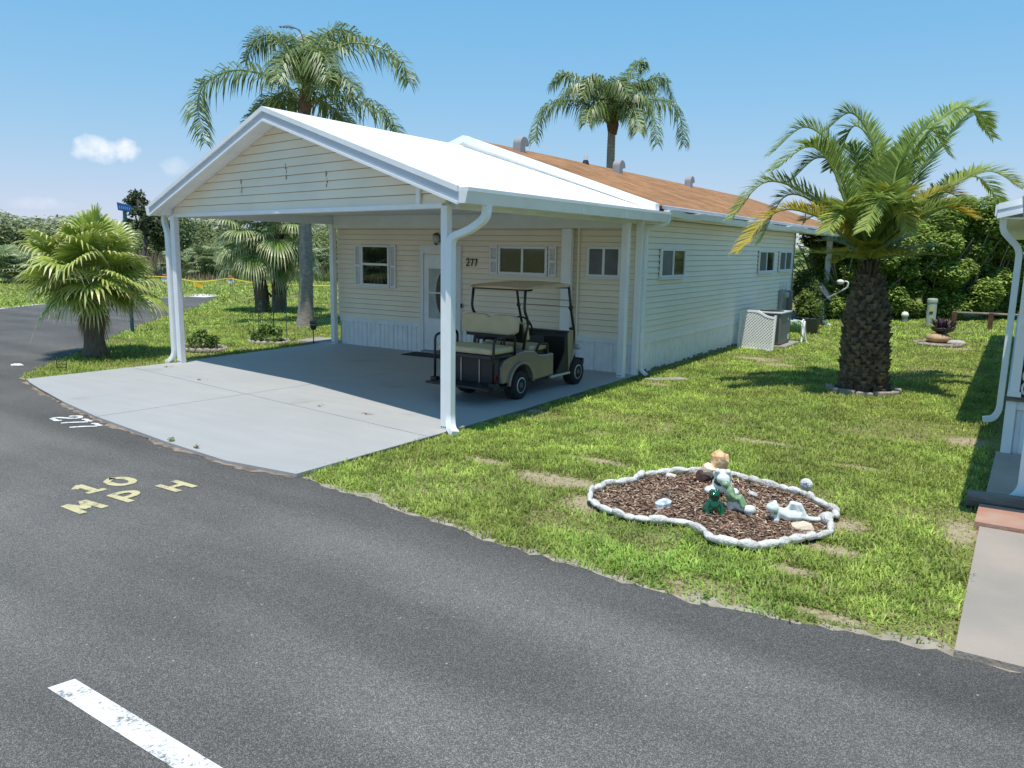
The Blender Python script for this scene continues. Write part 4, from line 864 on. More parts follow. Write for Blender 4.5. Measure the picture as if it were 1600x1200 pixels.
# planter barrel and shrub, satellite dish
pb = thing('planter_tub', 'dark grey tub planter beside the hose reel', 'planter', (.85, 16.6, 0))
MB().lathe([(.27, -.05), (.33, .4), (.35, .45), (.31, .45), (.29, .38)], (.85, 16.6, 0), 18).build('tub', mat('tub_grey', (.07, .08, .085), .6), pb, smooth=True)
sd = thing('satellite_dish', 'grey satellite dish on a bent mast beside the rear porch post', 'satellite dish', (.75, 19.8, 0))
MB().tube(bend([(.9, 19.8, -.05), (.62, 19.8, .06), (.55, 19.8, .9)], .15), .06, 8).build('mast', TRIM, sd, smooth=True)
mb = MB(); mb.lathe([(.01, 0), (.18, .015), (.34, .06), (.46, .12), (.46, .13), (.33, .075), (.17, .03), (.01, .015)], (0, 0, 0), 20); Mx = Matrix.Translation((.50, 19.75, 1.05)) @ Matrix.Rotation(R(52), 4, 'Y')
mb.v = [tuple(Mx@Vector(v)) for v in mb.v]; mb.build('dish', mat('dish_grey', (.06, .075, .08), .5), sd, smooth=True)
MB().tube(bend([(.6, 19.7, .78), (1.35, 19.6, 1.25), (1.37, 19.6, 1.42), (1.25, 19.6, 1.45)], .08), .025, 6).build('feed_arm', TRIM, sd, smooth=True)
MB().ball((1.12, 19.6, 1.42), (.12, .09, .08)).build('feed_horn', SIGNW, sd, smooth=True)
# ------------------------------------------------------------------ back lawn
pd = G(1453, 509); up_ = thing('utility_pedestal', 'pale green utility pedestal standing in front of the hedge', 'pedestal', pd)
MB().lathe([(.15, -.02), (.15, .82)], pd, 16).build('body', PEDM, up_, smooth=False); MB().lathe([(.165, .80), (.165, .88), (.15, .92), (.05, .93)], pd, 16).build('cap', PEDM, up_)
MB().b2((pd.x-.03, pd.y-.158, pd.z+.5), (pd.x+.07, pd.y-.145, pd.z+.62)).build('warning_label', mat('label_yellow', (.6, .5, .15), .6), up_); MB().b2((pd.x-.05, pd.y-.158, pd.z+.42), (pd.x+.05, pd.y-.147, pd.z+.47)).build('lock', BLACK, up_)
st = G(1413, 503); sv = thing('vent_stub', 'short grey pipe stub with white dome cap in the back lawn', 'pipe', st)
MB().lathe([(.1, -.02), (.1, .22)], st, 12).build('pipe', GALV, sv); MB().lathe([(.125, .2), (.125, .26), (.1, .33), (.04, .365)], st, 14).build('cap', SIGNW, sv, smooth=True)
rl = thing('timber_rail', 'low brown timber rail at the far edge of the back lawn', 'fence', G(1490, 513))
a, b = G(1489, 513.5), G(1600, 519); dd = (b-a)
for t in (0, .52, 1.02, 1.5): p = a+dd*t; MB().box(p+Vector((0, 0, .27)), (.14, .14, .58)).build('post', WOODB, rl)
MB().tube([a+Vector((0, 0, .53))-dd*.03, a+dd*1.6+Vector((0, 0, .53))], .045, 4).build('rail', WOODG, rl)
# stone ring with purple plant
def edging(name, c, rx, ry, n, m, parent, z=-.05, hh=.11):
    mb0 = MB().ball((0, 0, 0), (.5, .5, .5), 8, 5, jit=.06); me = bpy.data.meshes.new(name); me.from_pydata(mb0.v, [], mb0.f); me.materials.append(m)
    me.polygons.foreach_set('use_smooth', [True]*len(me.polygons)); off = parent.matrix_basis.translation
    for k in range(n):
        a = 2*math.pi*k/n; w = 2*math.pi*(rx+ry)/2/n
        M = Matrix.Translation(Vector((c[0]+rx*math.cos(a), c[1]+ry*math.sin(a), z+hh*.35))-off) @ Matrix.Rotation(math.atan2(ry*math.cos(a), -rx*math.sin(a)), 4, 'Z') @ Matrix.Diagonal((w*1.08, .09*random.uniform(.9, 1.15), hh*random.uniform(.85, 1.2), 1))
        inst(name, me, parent, M)
rg = G(1465, 539); pr = thing('stone_planter_ring', 'ring of scalloped stones round bare soil on the back lawn', 'planter', rg)
edging('edging_stone', (rg.x, rg.y+.05), .56, .56, 22, STONEG, pr); MB().lathe([(.55, -.04), (.5, -.015), (.1, .0)], (rg.x, rg.y+.05, 0), 20).build('soil', MATS['splash_dirt'], pr)
pp = thing('flower_pot', 'round tan pot and dark bowl of purple plants on the stone ring', 'plant pot', (rg.x, rg.y+.4, 0))
MB().lathe([(.2, .0), (.3, .07), (.31, .16), (.2, .24), (.12, .25)], (rg.x-.02, rg.y+.35, 0), 18).build('pot', TERRA, pp, smooth=True)
MB().lathe([(.12, .25), (.24, .31), (.3, .38), (.3, .40), (.2, .37)], (rg.x+.05, rg.y+.4, 0), 18).build('bowl', mat('bowl_brown', (.05, .035, .025), .6), pp, smooth=True)
mb = MB()
for k in range(150):
    a = random.uniform(0, 6.28); r0 = random.uniform(0, .2); c0 = Vector((rg.x+.05+r0*math.cos(a), rg.y+.4+r0*math.sin(a), .38)); e = Vector((math.cos(a)*random.uniform(.05, .28), math.sin(a)*random.uniform(.05, .28), random.uniform(-.12, .3))); s_ = e.cross(Vector((0, 0, 1))).normalized()*.025
    mb.add([c0, c0+e*.5+s_+Vector((0, 0, .03)), c0+e, c0+e*.5-s_+Vector((0, 0, .03))], [(0, 1, 2, 3)])
mb.build('purple_leaves', PURPLE, pp, kind='stuff')
tag(MB().ball((rg.x+.42, rg.y+.22, .02), (.26, .16, .09), 10, 6, jit=.08).build('flat_stone', mat('grey_stone', (.42, .40, .38), .85, var=.15, scale=12), smooth=True), 'flat grey stone lying on the far stone ring', 'stone')

# ------------------------------------------------------------------ date palm ring and front garden bed
BED = [(2.97, -.73), (2.94, -.46), (3.17, -.15), (3.44, 0), (3.77, .09), (4.02, .01), (4.27, -.08), (4.49, -.14), (4.71, -.35), (4.86, -.5), (4.9, -.66), (4.81, -.8), (4.91, -.95), (4.95, -1.14), (4.83, -1.39), (4.74, -1.51), (4.6, -1.72), (4.49, -1.88), (4.31, -1.89), (4.17, -1.9), (4.09, -1.78), (3.93, -1.69), (3.82, -1.65), (3.69, -1.68), (3.57, -1.75), (3.46, -1.78), (3.32, -1.78), (3.03, -1.68), (2.86, -1.51), (2.77, -1.29), (2.78, -1.02)]
bc = Vector((3.85, -.95, -.05)); bed = thing('garden_bed', 'mulched garden bed with scalloped white stone edging on the front lawn', 'garden bed', bc)
bm = bmesh.new(); f = bm.faces.new([bm.verts.new((x-bc.x, y-bc.y, .012)) for x, y in BED]); bmesh.ops.triangulate(bm, faces=[f]); me = bpy.data.meshes.new('bed_soil'); bm.to_mesh(me); bm.free()
me.materials.append(mat('dark_mulch_soil', (.05, .03, .02), .95, col2=(.12, .07, .045), scale=30, bump=.9, bscale=60)); link('bed_soil', me, bed)
loop = [Vector((*p, 0)) for p in BED]; loop.append(loop[0]); arcl = [0]
for p, q in zip(loop, loop[1:]): arcl.append(arcl[-1]+(q-p).length)
smes = []
for k in range(5):
    m0 = MB().ball((0, 0, 0), .5, 11, 8, jit=.09); me = bpy.data.meshes.new('edging_stone'); me.from_pydata(m0.v, [], m0.f); me.materials.append(STONEW); me.polygons.foreach_set('use_smooth', [True]*len(me.polygons)); smes.append(me)
def at_len(s):
    for i in range(len(arcl)-1):
        if arcl[i] <= s <= arcl[i+1]: t = (s-arcl[i])/(arcl[i+1]-arcl[i]); return loop[i].lerp(loop[i+1], t), (loop[i+1]-loop[i]).normalized()
    return loop[0], (loop[1]-loop[0]).normalized()
s = 0
while s < arcl[-1]-.05:
    w = random.choice((.11, .14, .17, .2, .24)); p, t = at_len(s+w/2)
    inst('edging_stone', random.choice(smes), bed, Matrix.Translation(p-bc+Vector((0, 0, random.uniform(0, .02)))) @ Matrix.Rotation(math.atan2(t.y, t.x)+random.uniform(-.1, .1), 4, 'Z') @ Matrix.Rotation(random.uniform(-.12, .12), 4, 'X') @ Matrix.Diagonal((w*1.16, random.uniform(.05, .09), random.uniform(.055, .10), 1)))
    s += w*.93
# loose bark chips
N = 15000; px = rng.uniform(2.7, 5.0, N); py = rng.uniform(-2, .15, N); k = inpoly(px, py, BED); px, py = px[k], py[k]; N = len(px)
az = rng.uniform(0, 6.28, N); L_ = rng.uniform(.012, .05, N)*(1+1.2*(rng.random(N) < .08)); w_ = rng.uniform(.003, .010, N); tilt = rng.uniform(-.35, .35, N); z0 = -.038+rng.uniform(.005, .035, N)
dx, dy = np.cos(az), np.sin(az); co = np.zeros((N, 4, 3))
for i, (sa, sb) in enumerate(((-1, -1), (1, -1), (1, 1), (-1, 1))):
    co[:, i, 0] = px+dx*L_*sa/2-dy*w_*sb; co[:, i, 1] = py+dy*L_*sa/2+dx*w_*sb; co[:, i, 2] = z0+tilt*L_*sa/2+rng.uniform(-.3, .3, N)*w_*sb
hue = rng.random(N); base = np.where(hue[:, None] < .5, np.array([[.14, .078, .05]]), np.where(hue[:, None] < .83, np.array([[.30, .18, .115]]), np.array([[.46, .36, .26]])))*rng.uniform(.6, 1.35, (N, 1))
o = link('bark_mulch', fast_mesh('bark_mulch', co.reshape(-1, 3)-np.array(bc), np.arange(N*4).reshape(-1, 4), None, np.repeat(base, 4, 0), MULCH), bed, 'stuff')
# ornaments ----------------------------------------------------------
def blob(name, parts, m, vox, parent=None, label=None, cat=None, at=(0, 0, 0), rz=0, s=1):
    mb = MB(); M = Matrix.Translation(Vector(at)) @ Matrix.Rotation(rz, 4, 'Z') @ Matrix.Scale(s, 4)
    for p in parts:
        if p[0] == 'b': mb.ball(p[1], p[2], 12, 8)
        else: mb.tube(p[1], p[2], 8)
    off = parent.matrix_basis.translation if parent else Vector((0, 0, 0))
    mb.v = [tuple(M@Vector(v)-off) for v in mb.v]
    o = mb.build(name, m, parent, local=True, remesh=vox*s, smooth=True)
    if label: tag(o, label, cat)
    return o
p = G(1114, 800, -.03)
blob('frog_ornament', [('b', (0, 0, .07), (.085, .075, .07)), ('b', (0, -.01, .15), (.055, .05, .055)), ('b', (-.025, -.02, .21), (.028, .028, .03)), ('b', (.025, -.02, .21), (.028, .028, .03)), ('b', (0, -.03, .185), (.05, .042, .028)),
     ('b', (-.065, -.03, .035), (.05, .06, .04)), ('b', (.065, -.03, .035), (.05, .06, .04)), ('t', [(-.05, -.05, .13), (-.075, -.085, .06), (-.07, -.10, .01)], .018), ('t', [(.05, -.05, .13), (.075, -.085, .06), (.07, -.10, .01)], .018), ('b', (-.07, -.10, .008), (.035, .03, .012)), ('b', (.07, -.10, .008), (.035, .03, .012))],
     CERD, .011, None, 'dark green glazed frog figurine sitting in the mulch', 'figurine', p, .5, .95)
p = G(1147, 800, -.03); fr = thing('lounging_frog', 'white and green frog figurine leaning back on a lounge chair in the mulch', 'figurine', p)
blob('lounge_chair', [('t', [(-.10, .08, .30), (-.02, .02, .10), (.08, -.03, .045)], .045), ('b', (.12, -.07, .05), (.06, .05, .045)), ('b', (-.10, .08, .29), (.065, .05, .05)), ('t', [(-.02, .02, .09), (-.03, .03, .0)], .04), ('t', [(.10, -.06, .05), (.12, -.1, .0)], .022)], CERW, .012, fr, at=p, rz=.5)
blob('frog', [('b', (-.045, .0, .17), (.045, .045, .075)), ('b', (-.085, .02, .255), (.042, .04, .035)), ('t', [(-.03, -.02, .12), (.03, -.06, .15), (.06, -.085, .07)], .024), ('t', [(-.02, .02, .12), (.05, -.01, .16), (.09, -.05, .08)], .022), ('t', [(-.06, -.02, .2), (-.02, -.06, .15)], .016)], CERG, .011, fr, at=p, rz=.5)
p = G(1122, 768, -.03); f2 = thing('peeking_frog', 'pale frog figurine with a wide dark mouth behind the green frog', 'figurine', p+Vector((.12, .0, 0)))
q = p+Vector((.05, -.05, 0))
blob('body', [('b', (0, 0, .10), (.10, .09, .10)), ('b', (-.05, -.05, .24), (.03, .03, .03)), ('b', (.05, -.05, .24), (.03, .03, .03)), ('b', (0, -.0, .20), (.10, .08, .05)), ('b', (.11, -.04, .04), (.06, .07, .04)), ('b', (-.11, -.04, .04), (.06, .07, .04))], CERW, .012, f2, at=q, rz=.3)
blob('mouth', [('b', (0, -.055, .135), (.085, .05, .05))], mat('frog_green_dark', (.02, .05, .025), .3), .012, f2, at=q, rz=.3)
def rock(name, label, c, r, m, vox=None, seed=1):
    random.seed(seed); mb = MB().ball(c, r, 9, 6, Matrix.Rotation(random.uniform(0, 3), 3, 'Z') @ Matrix.Rotation(random.uniform(-.4, .4), 3, 'X'), jit=.2)
    return tag(mb.build(name, m, bevel=.004), label, 'rock')
p = G(1122, 752, -.03)
rock('rock', 'upright orange rock standing at the back of the garden bed', p+Vector((-.02, .06, .20)), (.10, .075, .12), ROCKO, seed=3)
rock('rock', 'cream rounded rock leaning against the orange rock', p+Vector((-.08, -.06, .12)), (.11, .08, .065), ROCKT, seed=5)
rock('rock', 'dark reddish rock under the cream rock', p+Vector((-.13, -.10, .04)), (.085, .08, .085), mat('dark_red_rock', (.06, .03, .025), .8, var=.4, scale=18), seed=8)
rock('rock', 'blue and white layered rock on the left of the mulch', G(1035, 792, -.03)+Vector((0, 0, .02)), (.11, .07, .055), ROCKB, seed=11)
rock('rock', 'pale porous rock near the front edge of the mulch', G(1253, 828, -.03)+Vector((0, 0, .015)), (.10, .08, .05), ROCKT, seed=14)
rock('rock', 'flat white shell at the back left of the mulch', G(1049, 745, -.03)+Vector((0, 0, .01)), (.07, .06, .022), STONEW, seed=17)
rock('rock', 'small grey rock right of the lounging frog', G(1176, 775, -.03)+Vector((0, 0, .01)), (.08, .05, .035), mat('grey_white_rock', (.45, .44, .43), .8, var=.3, scale=30), seed=19)
random.seed(21)
p = G(1235, 815, -.03)
rfm = thing('reclining_frog', 'white ceramic frog figurine reclining on its side in the mulch', 'figurine', p)
blob('body', [('b', (-.17, .0, .13), (.062, .055, .05)), ('b', (-.185, -.02, .17), (.02, .02, .02)), ('b', (-.145, .02, .175), (.02, .02, .02)), ('t', [(-.13, 0, .10), (-.03, 0, .055), (.08, 0, .05)], [.045, .058, .05]), ('t', [(-.13, -.02, .09), (-.15, -.04, .0)], .02), ('t', [(-.17, .0, .11), (-.14, -.03, .03), (-.12, -.04, .01)], .018),
     ('t', [(.07, 0, .06), (.02, .0, .17), (.0, 0, .175)], .028), ('t', [(-.02, 0, .17), (.07, 0, .16), (.13, -.01, .045)], .026), ('t', [(.08, -.01, .05), (.17, -.02, .035), (.23, -.02, .03)], .026), ('b', (.24, -.02, .035), (.05, .028, .02)), ('t', [(-.06, 0, .09), (0, 0, .165)], .02)], CERW, .011, rfm, at=p+Vector((0, 0, .0)), rz=.55, s=.98)
blob('eye_patch', [('b', (-.15, -.045, .105), (.02, .016, .03))], CERG, .01, rfm, at=p, rz=.55)
p = G(1259, 766, -.03); fl_ = thing('flower_stone', 'round white stone with painted flower at the back edge of the bed', 'ornament', p)
MB().ball(p+Vector((0, 0, .06)), (.065, .04, .065), 12, 8).build('stone', STONEW, fl_, smooth=True)
for a in range(5): MB().ball(p+Vector((.022*math.cos(a*1.257), -.039, .062+.022*math.sin(a*1.257))), (.011, .006, .011), 6, 4).build('petal', mat('violet_paint', (.25, .24, .5), .5), fl_)
tag(MB().tube(catmull([G(1032, 770, -.008), G(1048, 769, -.004), G(1062, 769.5, -.008)], 6), .008, 6).build('twig', WOODG), 'thin dry twig lying in the mulch', 'twig')
# ring round the date palm
DP = Vector((3.93, 6.85, -.05)); dr = thing('palm_ring_edging', 'half ring of curved concrete edging round the foot of the date palm', 'edging', DP)
for k in range(7):
    a0, a1 = R(185+k*28), R(185+k*28+26); mb = MB(); P = []
    for i in range(5):
        a = a0+(a1-a0)*i/4; P.append((a,))
    inn = [(DP.x+.50*math.cos(a[0]), DP.y+.50*math.sin(a[0])) for a in P]; out = [(DP.x+.62*math.cos(a[0]), DP.y+.62*math.sin(a[0])) for a in P]
    mb.prism(out+inn[::-1], -.08, .035+random.uniform(-.015, .015)).build('edging_block', STONEG, dr, bevel=.015)

# ------------------------------------------------------------------ neighbour's home at the right edge
nb = thing('neighbour_house', 'white neighbouring home with porch skirting and downspout at the right edge', 'house', (7.5, 6, 0))
NX = 6.10
MB().b2((NX+.02, 3.02, -.1), (9.6, 18.9, 2.75)).build('wall', SKIRT, nb)
x = NX+.10
while x < 8.6: skirt_panel('x', x, x+.4, 3.0, -.02, .54, nb); x += .4
y = 3.1
while y < 18.4: MB().b2((NX-.012, y, -.04), (NX+.018, y+.4, .54)).build('skirting_panel', SKIRT, nb); y += .405
MB().b2((NX-.02, 2.93, -.04), (NX+.085, 3.04, .66)).build('corner_trim', WHITE, nb)
MB().b2((NX+.085, 2.95, .545), (8.7, 3.02, .64)).build('skirting_rail', WHITE, nb); MB().b2((NX-.02, 3.05, .545), (NX+.019, 18.8, .66)).build('skirting_rail', WHITE, nb)
MB().b2((NX-.03, 2.90, .645), (8.7, 3.06, .70)).build('porch_sill', WOODG, nb)
MB().b2((NX-.0, 2.92, .70), (NX+.10, 3.018, 2.78)).build('porch_post', WHITE, nb, bevel=.008); MB().b2((NX-.02, 2.90, .70), (NX+.12, 2.918, .76)).build('post_foot', WHITE, nb)
MB().b2((NX+.10, 2.995, .7), (8.7, 3.019, 2.75)).build('screen', mat('porch_screen', (.035, .037, .04), .8), nb)
for k in range(5):                                             # oval scrollwork behind the post
    for j in range(4):
        cx, cz_ = NX+.19+j*.17, .80+k*.15
        MB().tube([(cx+.07*math.cos(a), 2.97, cz_+.085*math.sin(a)) for a in [i*math.pi/7 for i in range(15)]], .014, 5, cap=False).build('scroll_ring', PLAST, nb)
MB().b2((NX+.10, 2.955, 1.62), (8.7, 2.99, 1.70)).build('screen_rail', WHITE, nb)
# main roof (front corner at y = 4.2) and the lower carport roof in front of it
nz = lambda x: 2.98+.24*(x-5.75)
MB().hexa([(5.75, 4.2, nz(5.75)-.1), (9.8, 4.2, nz(9.8)-.1), (9.8, 19.3, nz(9.8)-.1), (5.75, 19.3, nz(5.75)-.1), (5.75, 4.2, nz(5.75)), (9.8, 4.2, nz(9.8)), (9.8, 19.3, nz(9.8)), (5.75, 19.3, nz(5.75))]).build('roof', ROOFW, nb)
for d0, d1, dy, m_ in ((.02, -.06, .035, WHITE), (-.06, -.105, .02, FASC), (-.105, -.17, .032, WHITE)):
    MB().hexa([(5.73, 4.2-dy, nz(5.73)+d1), (9.8, 4.2-dy, nz(9.8)+d1), (9.8, 4.21, nz(9.8)+d1), (5.73, 4.21, nz(5.73)+d1), (5.73, 4.2-dy, nz(5.73)+d0), (9.8, 4.2-dy, nz(9.8)+d0), (9.8, 4.21, nz(9.8)+d0), (5.73, 4.21, nz(5.73)+d0)]).build('rake_fascia', m_, nb)
MB().b2((5.70, 4.22, 2.84), (5.79, 19.2, 2.985)).build('gutter', WHITE, nb)
MB().b2((5.80, 4.23, 2.80), (6.6, 19.2, 2.82)).build('soffit', SIDE_S, nb)
downspout('downspout', bend([(5.80, 4.5, 2.84), (5.80, 4.5, 2.66), (6.02, 4.6, 2.42), (6.01, 4.6, .24), (5.95, 4.58, .12), (5.83, 4.56, .10)], .1), .10, .08, nb)
ncp = thing('neighbour_carport', 'white carport post and downspout at the right edge by the timber', 'carport', (6.5, .8, 0))
MB().b2((6.36, .72, 0), (6.48, .84, 2.75)).build('post', WHITE, ncp)
MB().hexa([(5.97, -1.0, 2.78), (9.8, -1.0, 3.4), (9.8, 4.12, 3.4), (5.97, 4.12, 2.78), (5.97, -1.0, 2.86), (9.8, -1.0, 3.48), (9.8, 4.12, 3.48), (5.97, 4.12, 2.86)]).build('roof_panel', ROOFW, ncp) if False else None
downspout('downspout', bend([(6.30, .78, 2.7), (6.30, .78, .14), (6.24, .75, .03), (6.13, .70, .0)], .09), .085, .085, ncp)
MB().b2((6.2, .70, 2.70), (9.6, .86, 2.80)).build('beam', WHITE, ncp)
MB().hexa([(6.02, -.35, 2.80), (9.8, -.35, 3.5), (9.8, 4.1, 3.5), (6.02, 4.1, 2.80), (6.02, -.35, 2.86), (9.8, -.35, 3.56), (9.8, 4.1, 3.56), (6.02, 4.1, 2.86)]).build('roof_panel', ROOFW, ncp)
tag(MB().tube([(5.86, .52, .04), (6.6, .56, .045), (7.5, .6, .05)], .085, 9).build('landscape_timber', WOODG, bevel=.006), 'weathered landscape timber lying across the neighbour walk', 'timber')

# ------------------------------------------------------------------ left side small things
fp = thing('street_sign', 'blue street name sign on a blue-green post behind the left fan palm', 'street sign', G(207, 520))
p = G(207, 520); MB().tube([p, p+Vector((0, 0, 3.15))], .048, 8).build('post', BLUEP, fp)
sg_ = MB(); c0 = p+Vector((0, 0, 3.22)); rt = Vector((_r[0], _r[1], 0)).normalized(); q = [c0+rt*a+Vector((0, 0, b)) for a, b in ((-.17, -.06), (.17, -.12), (.17, .06), (-.19, .14))]
sg_.extr(q, Vector((-rt.y, rt.x, 0))*.02); s_ = sg_.build('sign_panel', BLUE, fp)
mb = MB(); nrm = Vector((rt.y, -rt.x, 0))
for k in range(6):
    a = -.13+k*.05; mb.extr([c0+rt*a+Vector((0, 0, -.02-.008*k))+nrm*.003, c0+rt*(a+.022)+Vector((0, 0, -.02-.008*k))+nrm*.003, c0+rt*(a+.022)+Vector((0, 0, .05-.008*k))+nrm*.003, c0+rt*a+Vector((0, 0, .05-.008*k))+nrm*.003], nrm*.002)
mb.build('lettering', mat('faded_lettering', (.2, .32, .5), .6), s_)
W1, W2 = G(258.5, 460), G(361, 462.5)
def warn(p, label):
    w = thing('warning_sign', label, 'sign', p)
    MB().tube([p, p+Vector((0, 0, .62))], .012, 6).build('stake', BLACK, w)
    hub = p+Vector((0, 0, .74)); oc = [(.17*math.cos(R(22.5+45*k)), .19*math.sin(R(22.5+45*k))) for k in range(8)]
    pl = MB().extr([hub+rt*a+Vector((0, 0, b)) for a, b in oc], -nrm*.012).build('sign_plate', SIGNW, w)
    MB().extr([hub+rt*a+Vector((0, 0, b))+nrm*.004 for a, b in ((-.15, .06), (.15, .06), (.10, .155), (-.10, .155))], nrm*.003).build('red_band', RED, pl)
    MB().extr([hub+rt*a+Vector((0, 0, b))+nrm*.004 for a, b in ((-.10, -.05), (.10, -.05), (.10, .01), (-.10, .01))], nrm*.003).build('print', mat('lilac_print', (.42, .36, .46), .6), pl)
warn(W1, 'white warning sign with red top beside the left carport post'); warn(W2, 'white warning sign with red top standing left of the twin palm')
def rope(pts): return catmull(pts, 30)
zr = Vector((0, 0, .80))
ro = thing('safety_rope', 'yellow safety rope strung low across the grass beyond the road', 'rope', W2)
MB().tube(rope([G(150, 459)+zr, W1+zr, W1.lerp(W2, .5)+Vector((0, 0, .62)), W2+zr]), .022, 5).build('rope', YELLOW, ro)
e1 = G(430, 466)+Vector((0, 0, .60)); e2 = G(560, 470)+Vector((0, 0, .62)); MB().tube(rope([W2+zr, W2.lerp(G(430, 466), .5)+Vector((0, 0, .64)), e1, e2]), .022, 5).build('rope', YELLOW, ro)
c0 = W1.lerp(W2, .51)+Vector((0, 0, .50)); pl = MB().extr([c0+rt*a+Vector((0, 0, b)) for a, b in ((-.22, -.11), (.22, -.11), (.22, .11), (-.22, .11))], -nrm*.01)
tag(pl.build('rope_placard', YELLOW), 'orange and yellow placard hanging from the rope', 'placard')
o = MB().extr([c0+rt*a+Vector((0, 0, b))+nrm*.003 for a, b in ((-.16, -.05), (.16, -.05), (.16, .05), (-.16, .05))], nrm*.002).build('placard_print', ORANGE, bpy.data.objects['rope_placard'])
sl_ = G(490, 537); pl_ = thing('path_light', 'black shield-shaped path light on a stake beside the carport corner', 'light', sl_)
MB().tube([sl_, sl_+Vector((0, 0, .34))], .013, 6).build('stake', BLACK, pl_)
MB().extr([sl_+rt*a+Vector((0, 0, b)) for a, b in ((-.075, .50), (-.075, .40), (-.04, .33), (.04, .33), (.075, .40), (.075, .50))], -nrm*.06).build('body', BLACK, pl_, bevel=.01)
MB().extr([sl_+rt*a+Vector((0, 0, b))+nrm*.02 for a, b in ((-.08, .50), (.08, .50), (.07, .56), (-.07, .56))], -nrm*.10).build('hood', mat('light_hood', (.13, .11, .10), .6), pl_)
MB().extr([sl_+rt*a+Vector((0, 0, b))+nrm*.003 for a, b in ((-.055, .45), (.055, .45), (.055, .47), (-.055, .47))], nrm*.002).build('lens', GALV, pl_)
p = G(97, 578); wf = thing('wire_stake', 'small black wire sign stake standing in the grass by the fan palm', 'stake', p)
for s in (-.09, .09): MB().tube([p+rt*s, p+rt*s+Vector((0, 0, .2))], .008, 5).build('wire', BLKMET, wf)
for z in (.05, .11): MB().tube([p-rt*.09+Vector((0, 0, z)), p+rt*.09+Vector((0, 0, z))], .008, 5).build('crossbar', BLKMET, wf)
p = G(27, 571); tag(MB().ball(p+Vector((0, 0, .01)), (.16, .09, .022), 10, 5, jit=.15).build('paper_litter', SIGNW), 'crumpled pale litter lying on the left road', 'litter')
# two little planters with scalloped edging
def planter(name, c, rx, ry, label, n, tall):
    t = thing(name, label, 'planter', c); edging('edging_stone', (c.x, c.y), rx, ry, n, STONEG, t, hh=.12)
    MB().lathe([(min(rx, ry)*.98, -.04), (min(rx, ry)*.6, -.01), (.02, 0)], (c.x, c.y, 0), 14).build('soil', DIRT, t)
    return t
pc1 = Vector((-9.25, 3.15, -.05)); pc2 = Vector((-9.15, 4.95, -.05))
planter('flower_ring', pc1, .62, .42, 'low stone-edged planter right behind the left carport post', 20, 0); planter('flower_ring', pc2, .52, .42, 'low stone-edged planter with leafy plants and thin stakes', 18, 1)

# ------------------------------------------------------------------ leaf makers
def leafmass(cen, rad, n, size, c_lo, c_hi, shell=.55, flat=.5, zmin=-.03):
    """n leaves through ellipsoids: cen (k,3), rad (k,3)"""
    cen = np.array(cen, float); rad = np.array(rad, float); vol = rad.prod(1)**(2/3); k = rng.choice(len(cen), n, p=vol/vol.sum())
    d = rng.normal(size=(n, 3)); d /= np.linalg.norm(d, axis=1)[:, None]; rr = shell+(1-shell)*rng.random(n)**.7; rr *= 1+.22*(rng.random(n)-.5)
    P = cen[k]+d*rad[k]*rr[:, None]; P[:, 2] = np.maximum(P[:, 2], zmin+.02*rng.random(n))
    nrm_ = d*.7+rng.normal(size=(n, 3))*.6+np.array([0, 0, flat]); nrm_ /= np.linalg.norm(nrm_, axis=1)[:, None]
    a = np.cross(nrm_, rng.normal(size=(n, 3))); a /= np.linalg.norm(a, axis=1)[:, None]; b = np.cross(nrm_, a)
    s = size*rng.uniform(.6, 1.35, n); co = np.zeros((n, 4, 3))
    co[:, 0] = P-a*s[:, None]; co[:, 1] = P-b*(s*.42)[:, None]+nrm_*(s*.12)[:, None]; co[:, 2] = P+a*s[:, None]-nrm_*(s*.15)[:, None]; co[:, 3] = P+b*(s*.42)[:, None]+nrm_*(s*.12)[:, None]
    t = np.clip(rng.normal(.45, .28, n)+.2*(vnoise(P[:, 0]+P[:, 2]*.7, P[:, 1]-P[:, 2], size*7)-.5), 0, 1)[:, None]; col = np.array(c_lo)*(1-t)+np.array(c_hi)*t
    return co.reshape(-1, 3), np.repeat(col, 4, 0)
def leafobj(name, co, col, parent, kind=None, m=LEAF):
    off = np.array(parent.matrix_basis.translation) if parent else 0
    return link(name, fast_mesh(name, co-off, np.arange(len(co)).reshape(-1, 4), None, col, m), parent, kind)
def clumps(c, r, h, k, rs=(.3, .55)):
    cen, rad = [], []
    for i in range(k):
        a = random.uniform(0, 6.28); q = r*math.sqrt(random.random())*.85; z = random.uniform(.12, 1)*h; q *= math.sqrt(max(.12, 1-(z/h-.4)**2*1.6)); s = random.uniform(*rs)*r
        cen.append((c[0]+q*math.cos(a), c[1]+q*math.sin(a), max(z-s*.5, s*.3))); rad.append((s, s, s*.85))
    return cen, rad
for c, t, n, lo, hi in ((pc1, None, 420, (.04, .09, .015), (.15, .24, .05)), (pc2, None, 900, (.06, .13, .02), (.26, .38, .10))):
    pl = [o for o in bpy.data.objects if o.name.startswith('flower_ring') and o.matrix_basis.translation == c][0]
    cen, rad = clumps((c.x, c.y), .42, .36, 9, (.25, .45)); co, col = leafmass(cen, rad, n, .05, lo, hi); leafobj('foliage', co, col, pl)
    if n > 500:
        for k in range(6):
            q = Vector((c.x+random.uniform(-.5, .35), c.y+random.uniform(-.3, .3), 0)); MB().tube([q, q+Vector((random.uniform(-.05, .05), 0, random.uniform(.7, 1.15)))], .008, 5).build('plant_stake', BLUEP, pl)
        for k in range(3):
            q = Vector((c.x-.45+k*.15, c.y-.2+.2*k, 0)); cen = [(q.x, q.y, z) for z in (.3, .55, .8)]; co, col = leafmass(cen, [(.05, .05, .16)]*3, 70, .03, (.05, .1, .02), (.13, .22, .05)); leafobj('climbing_stem', co, col, pl)
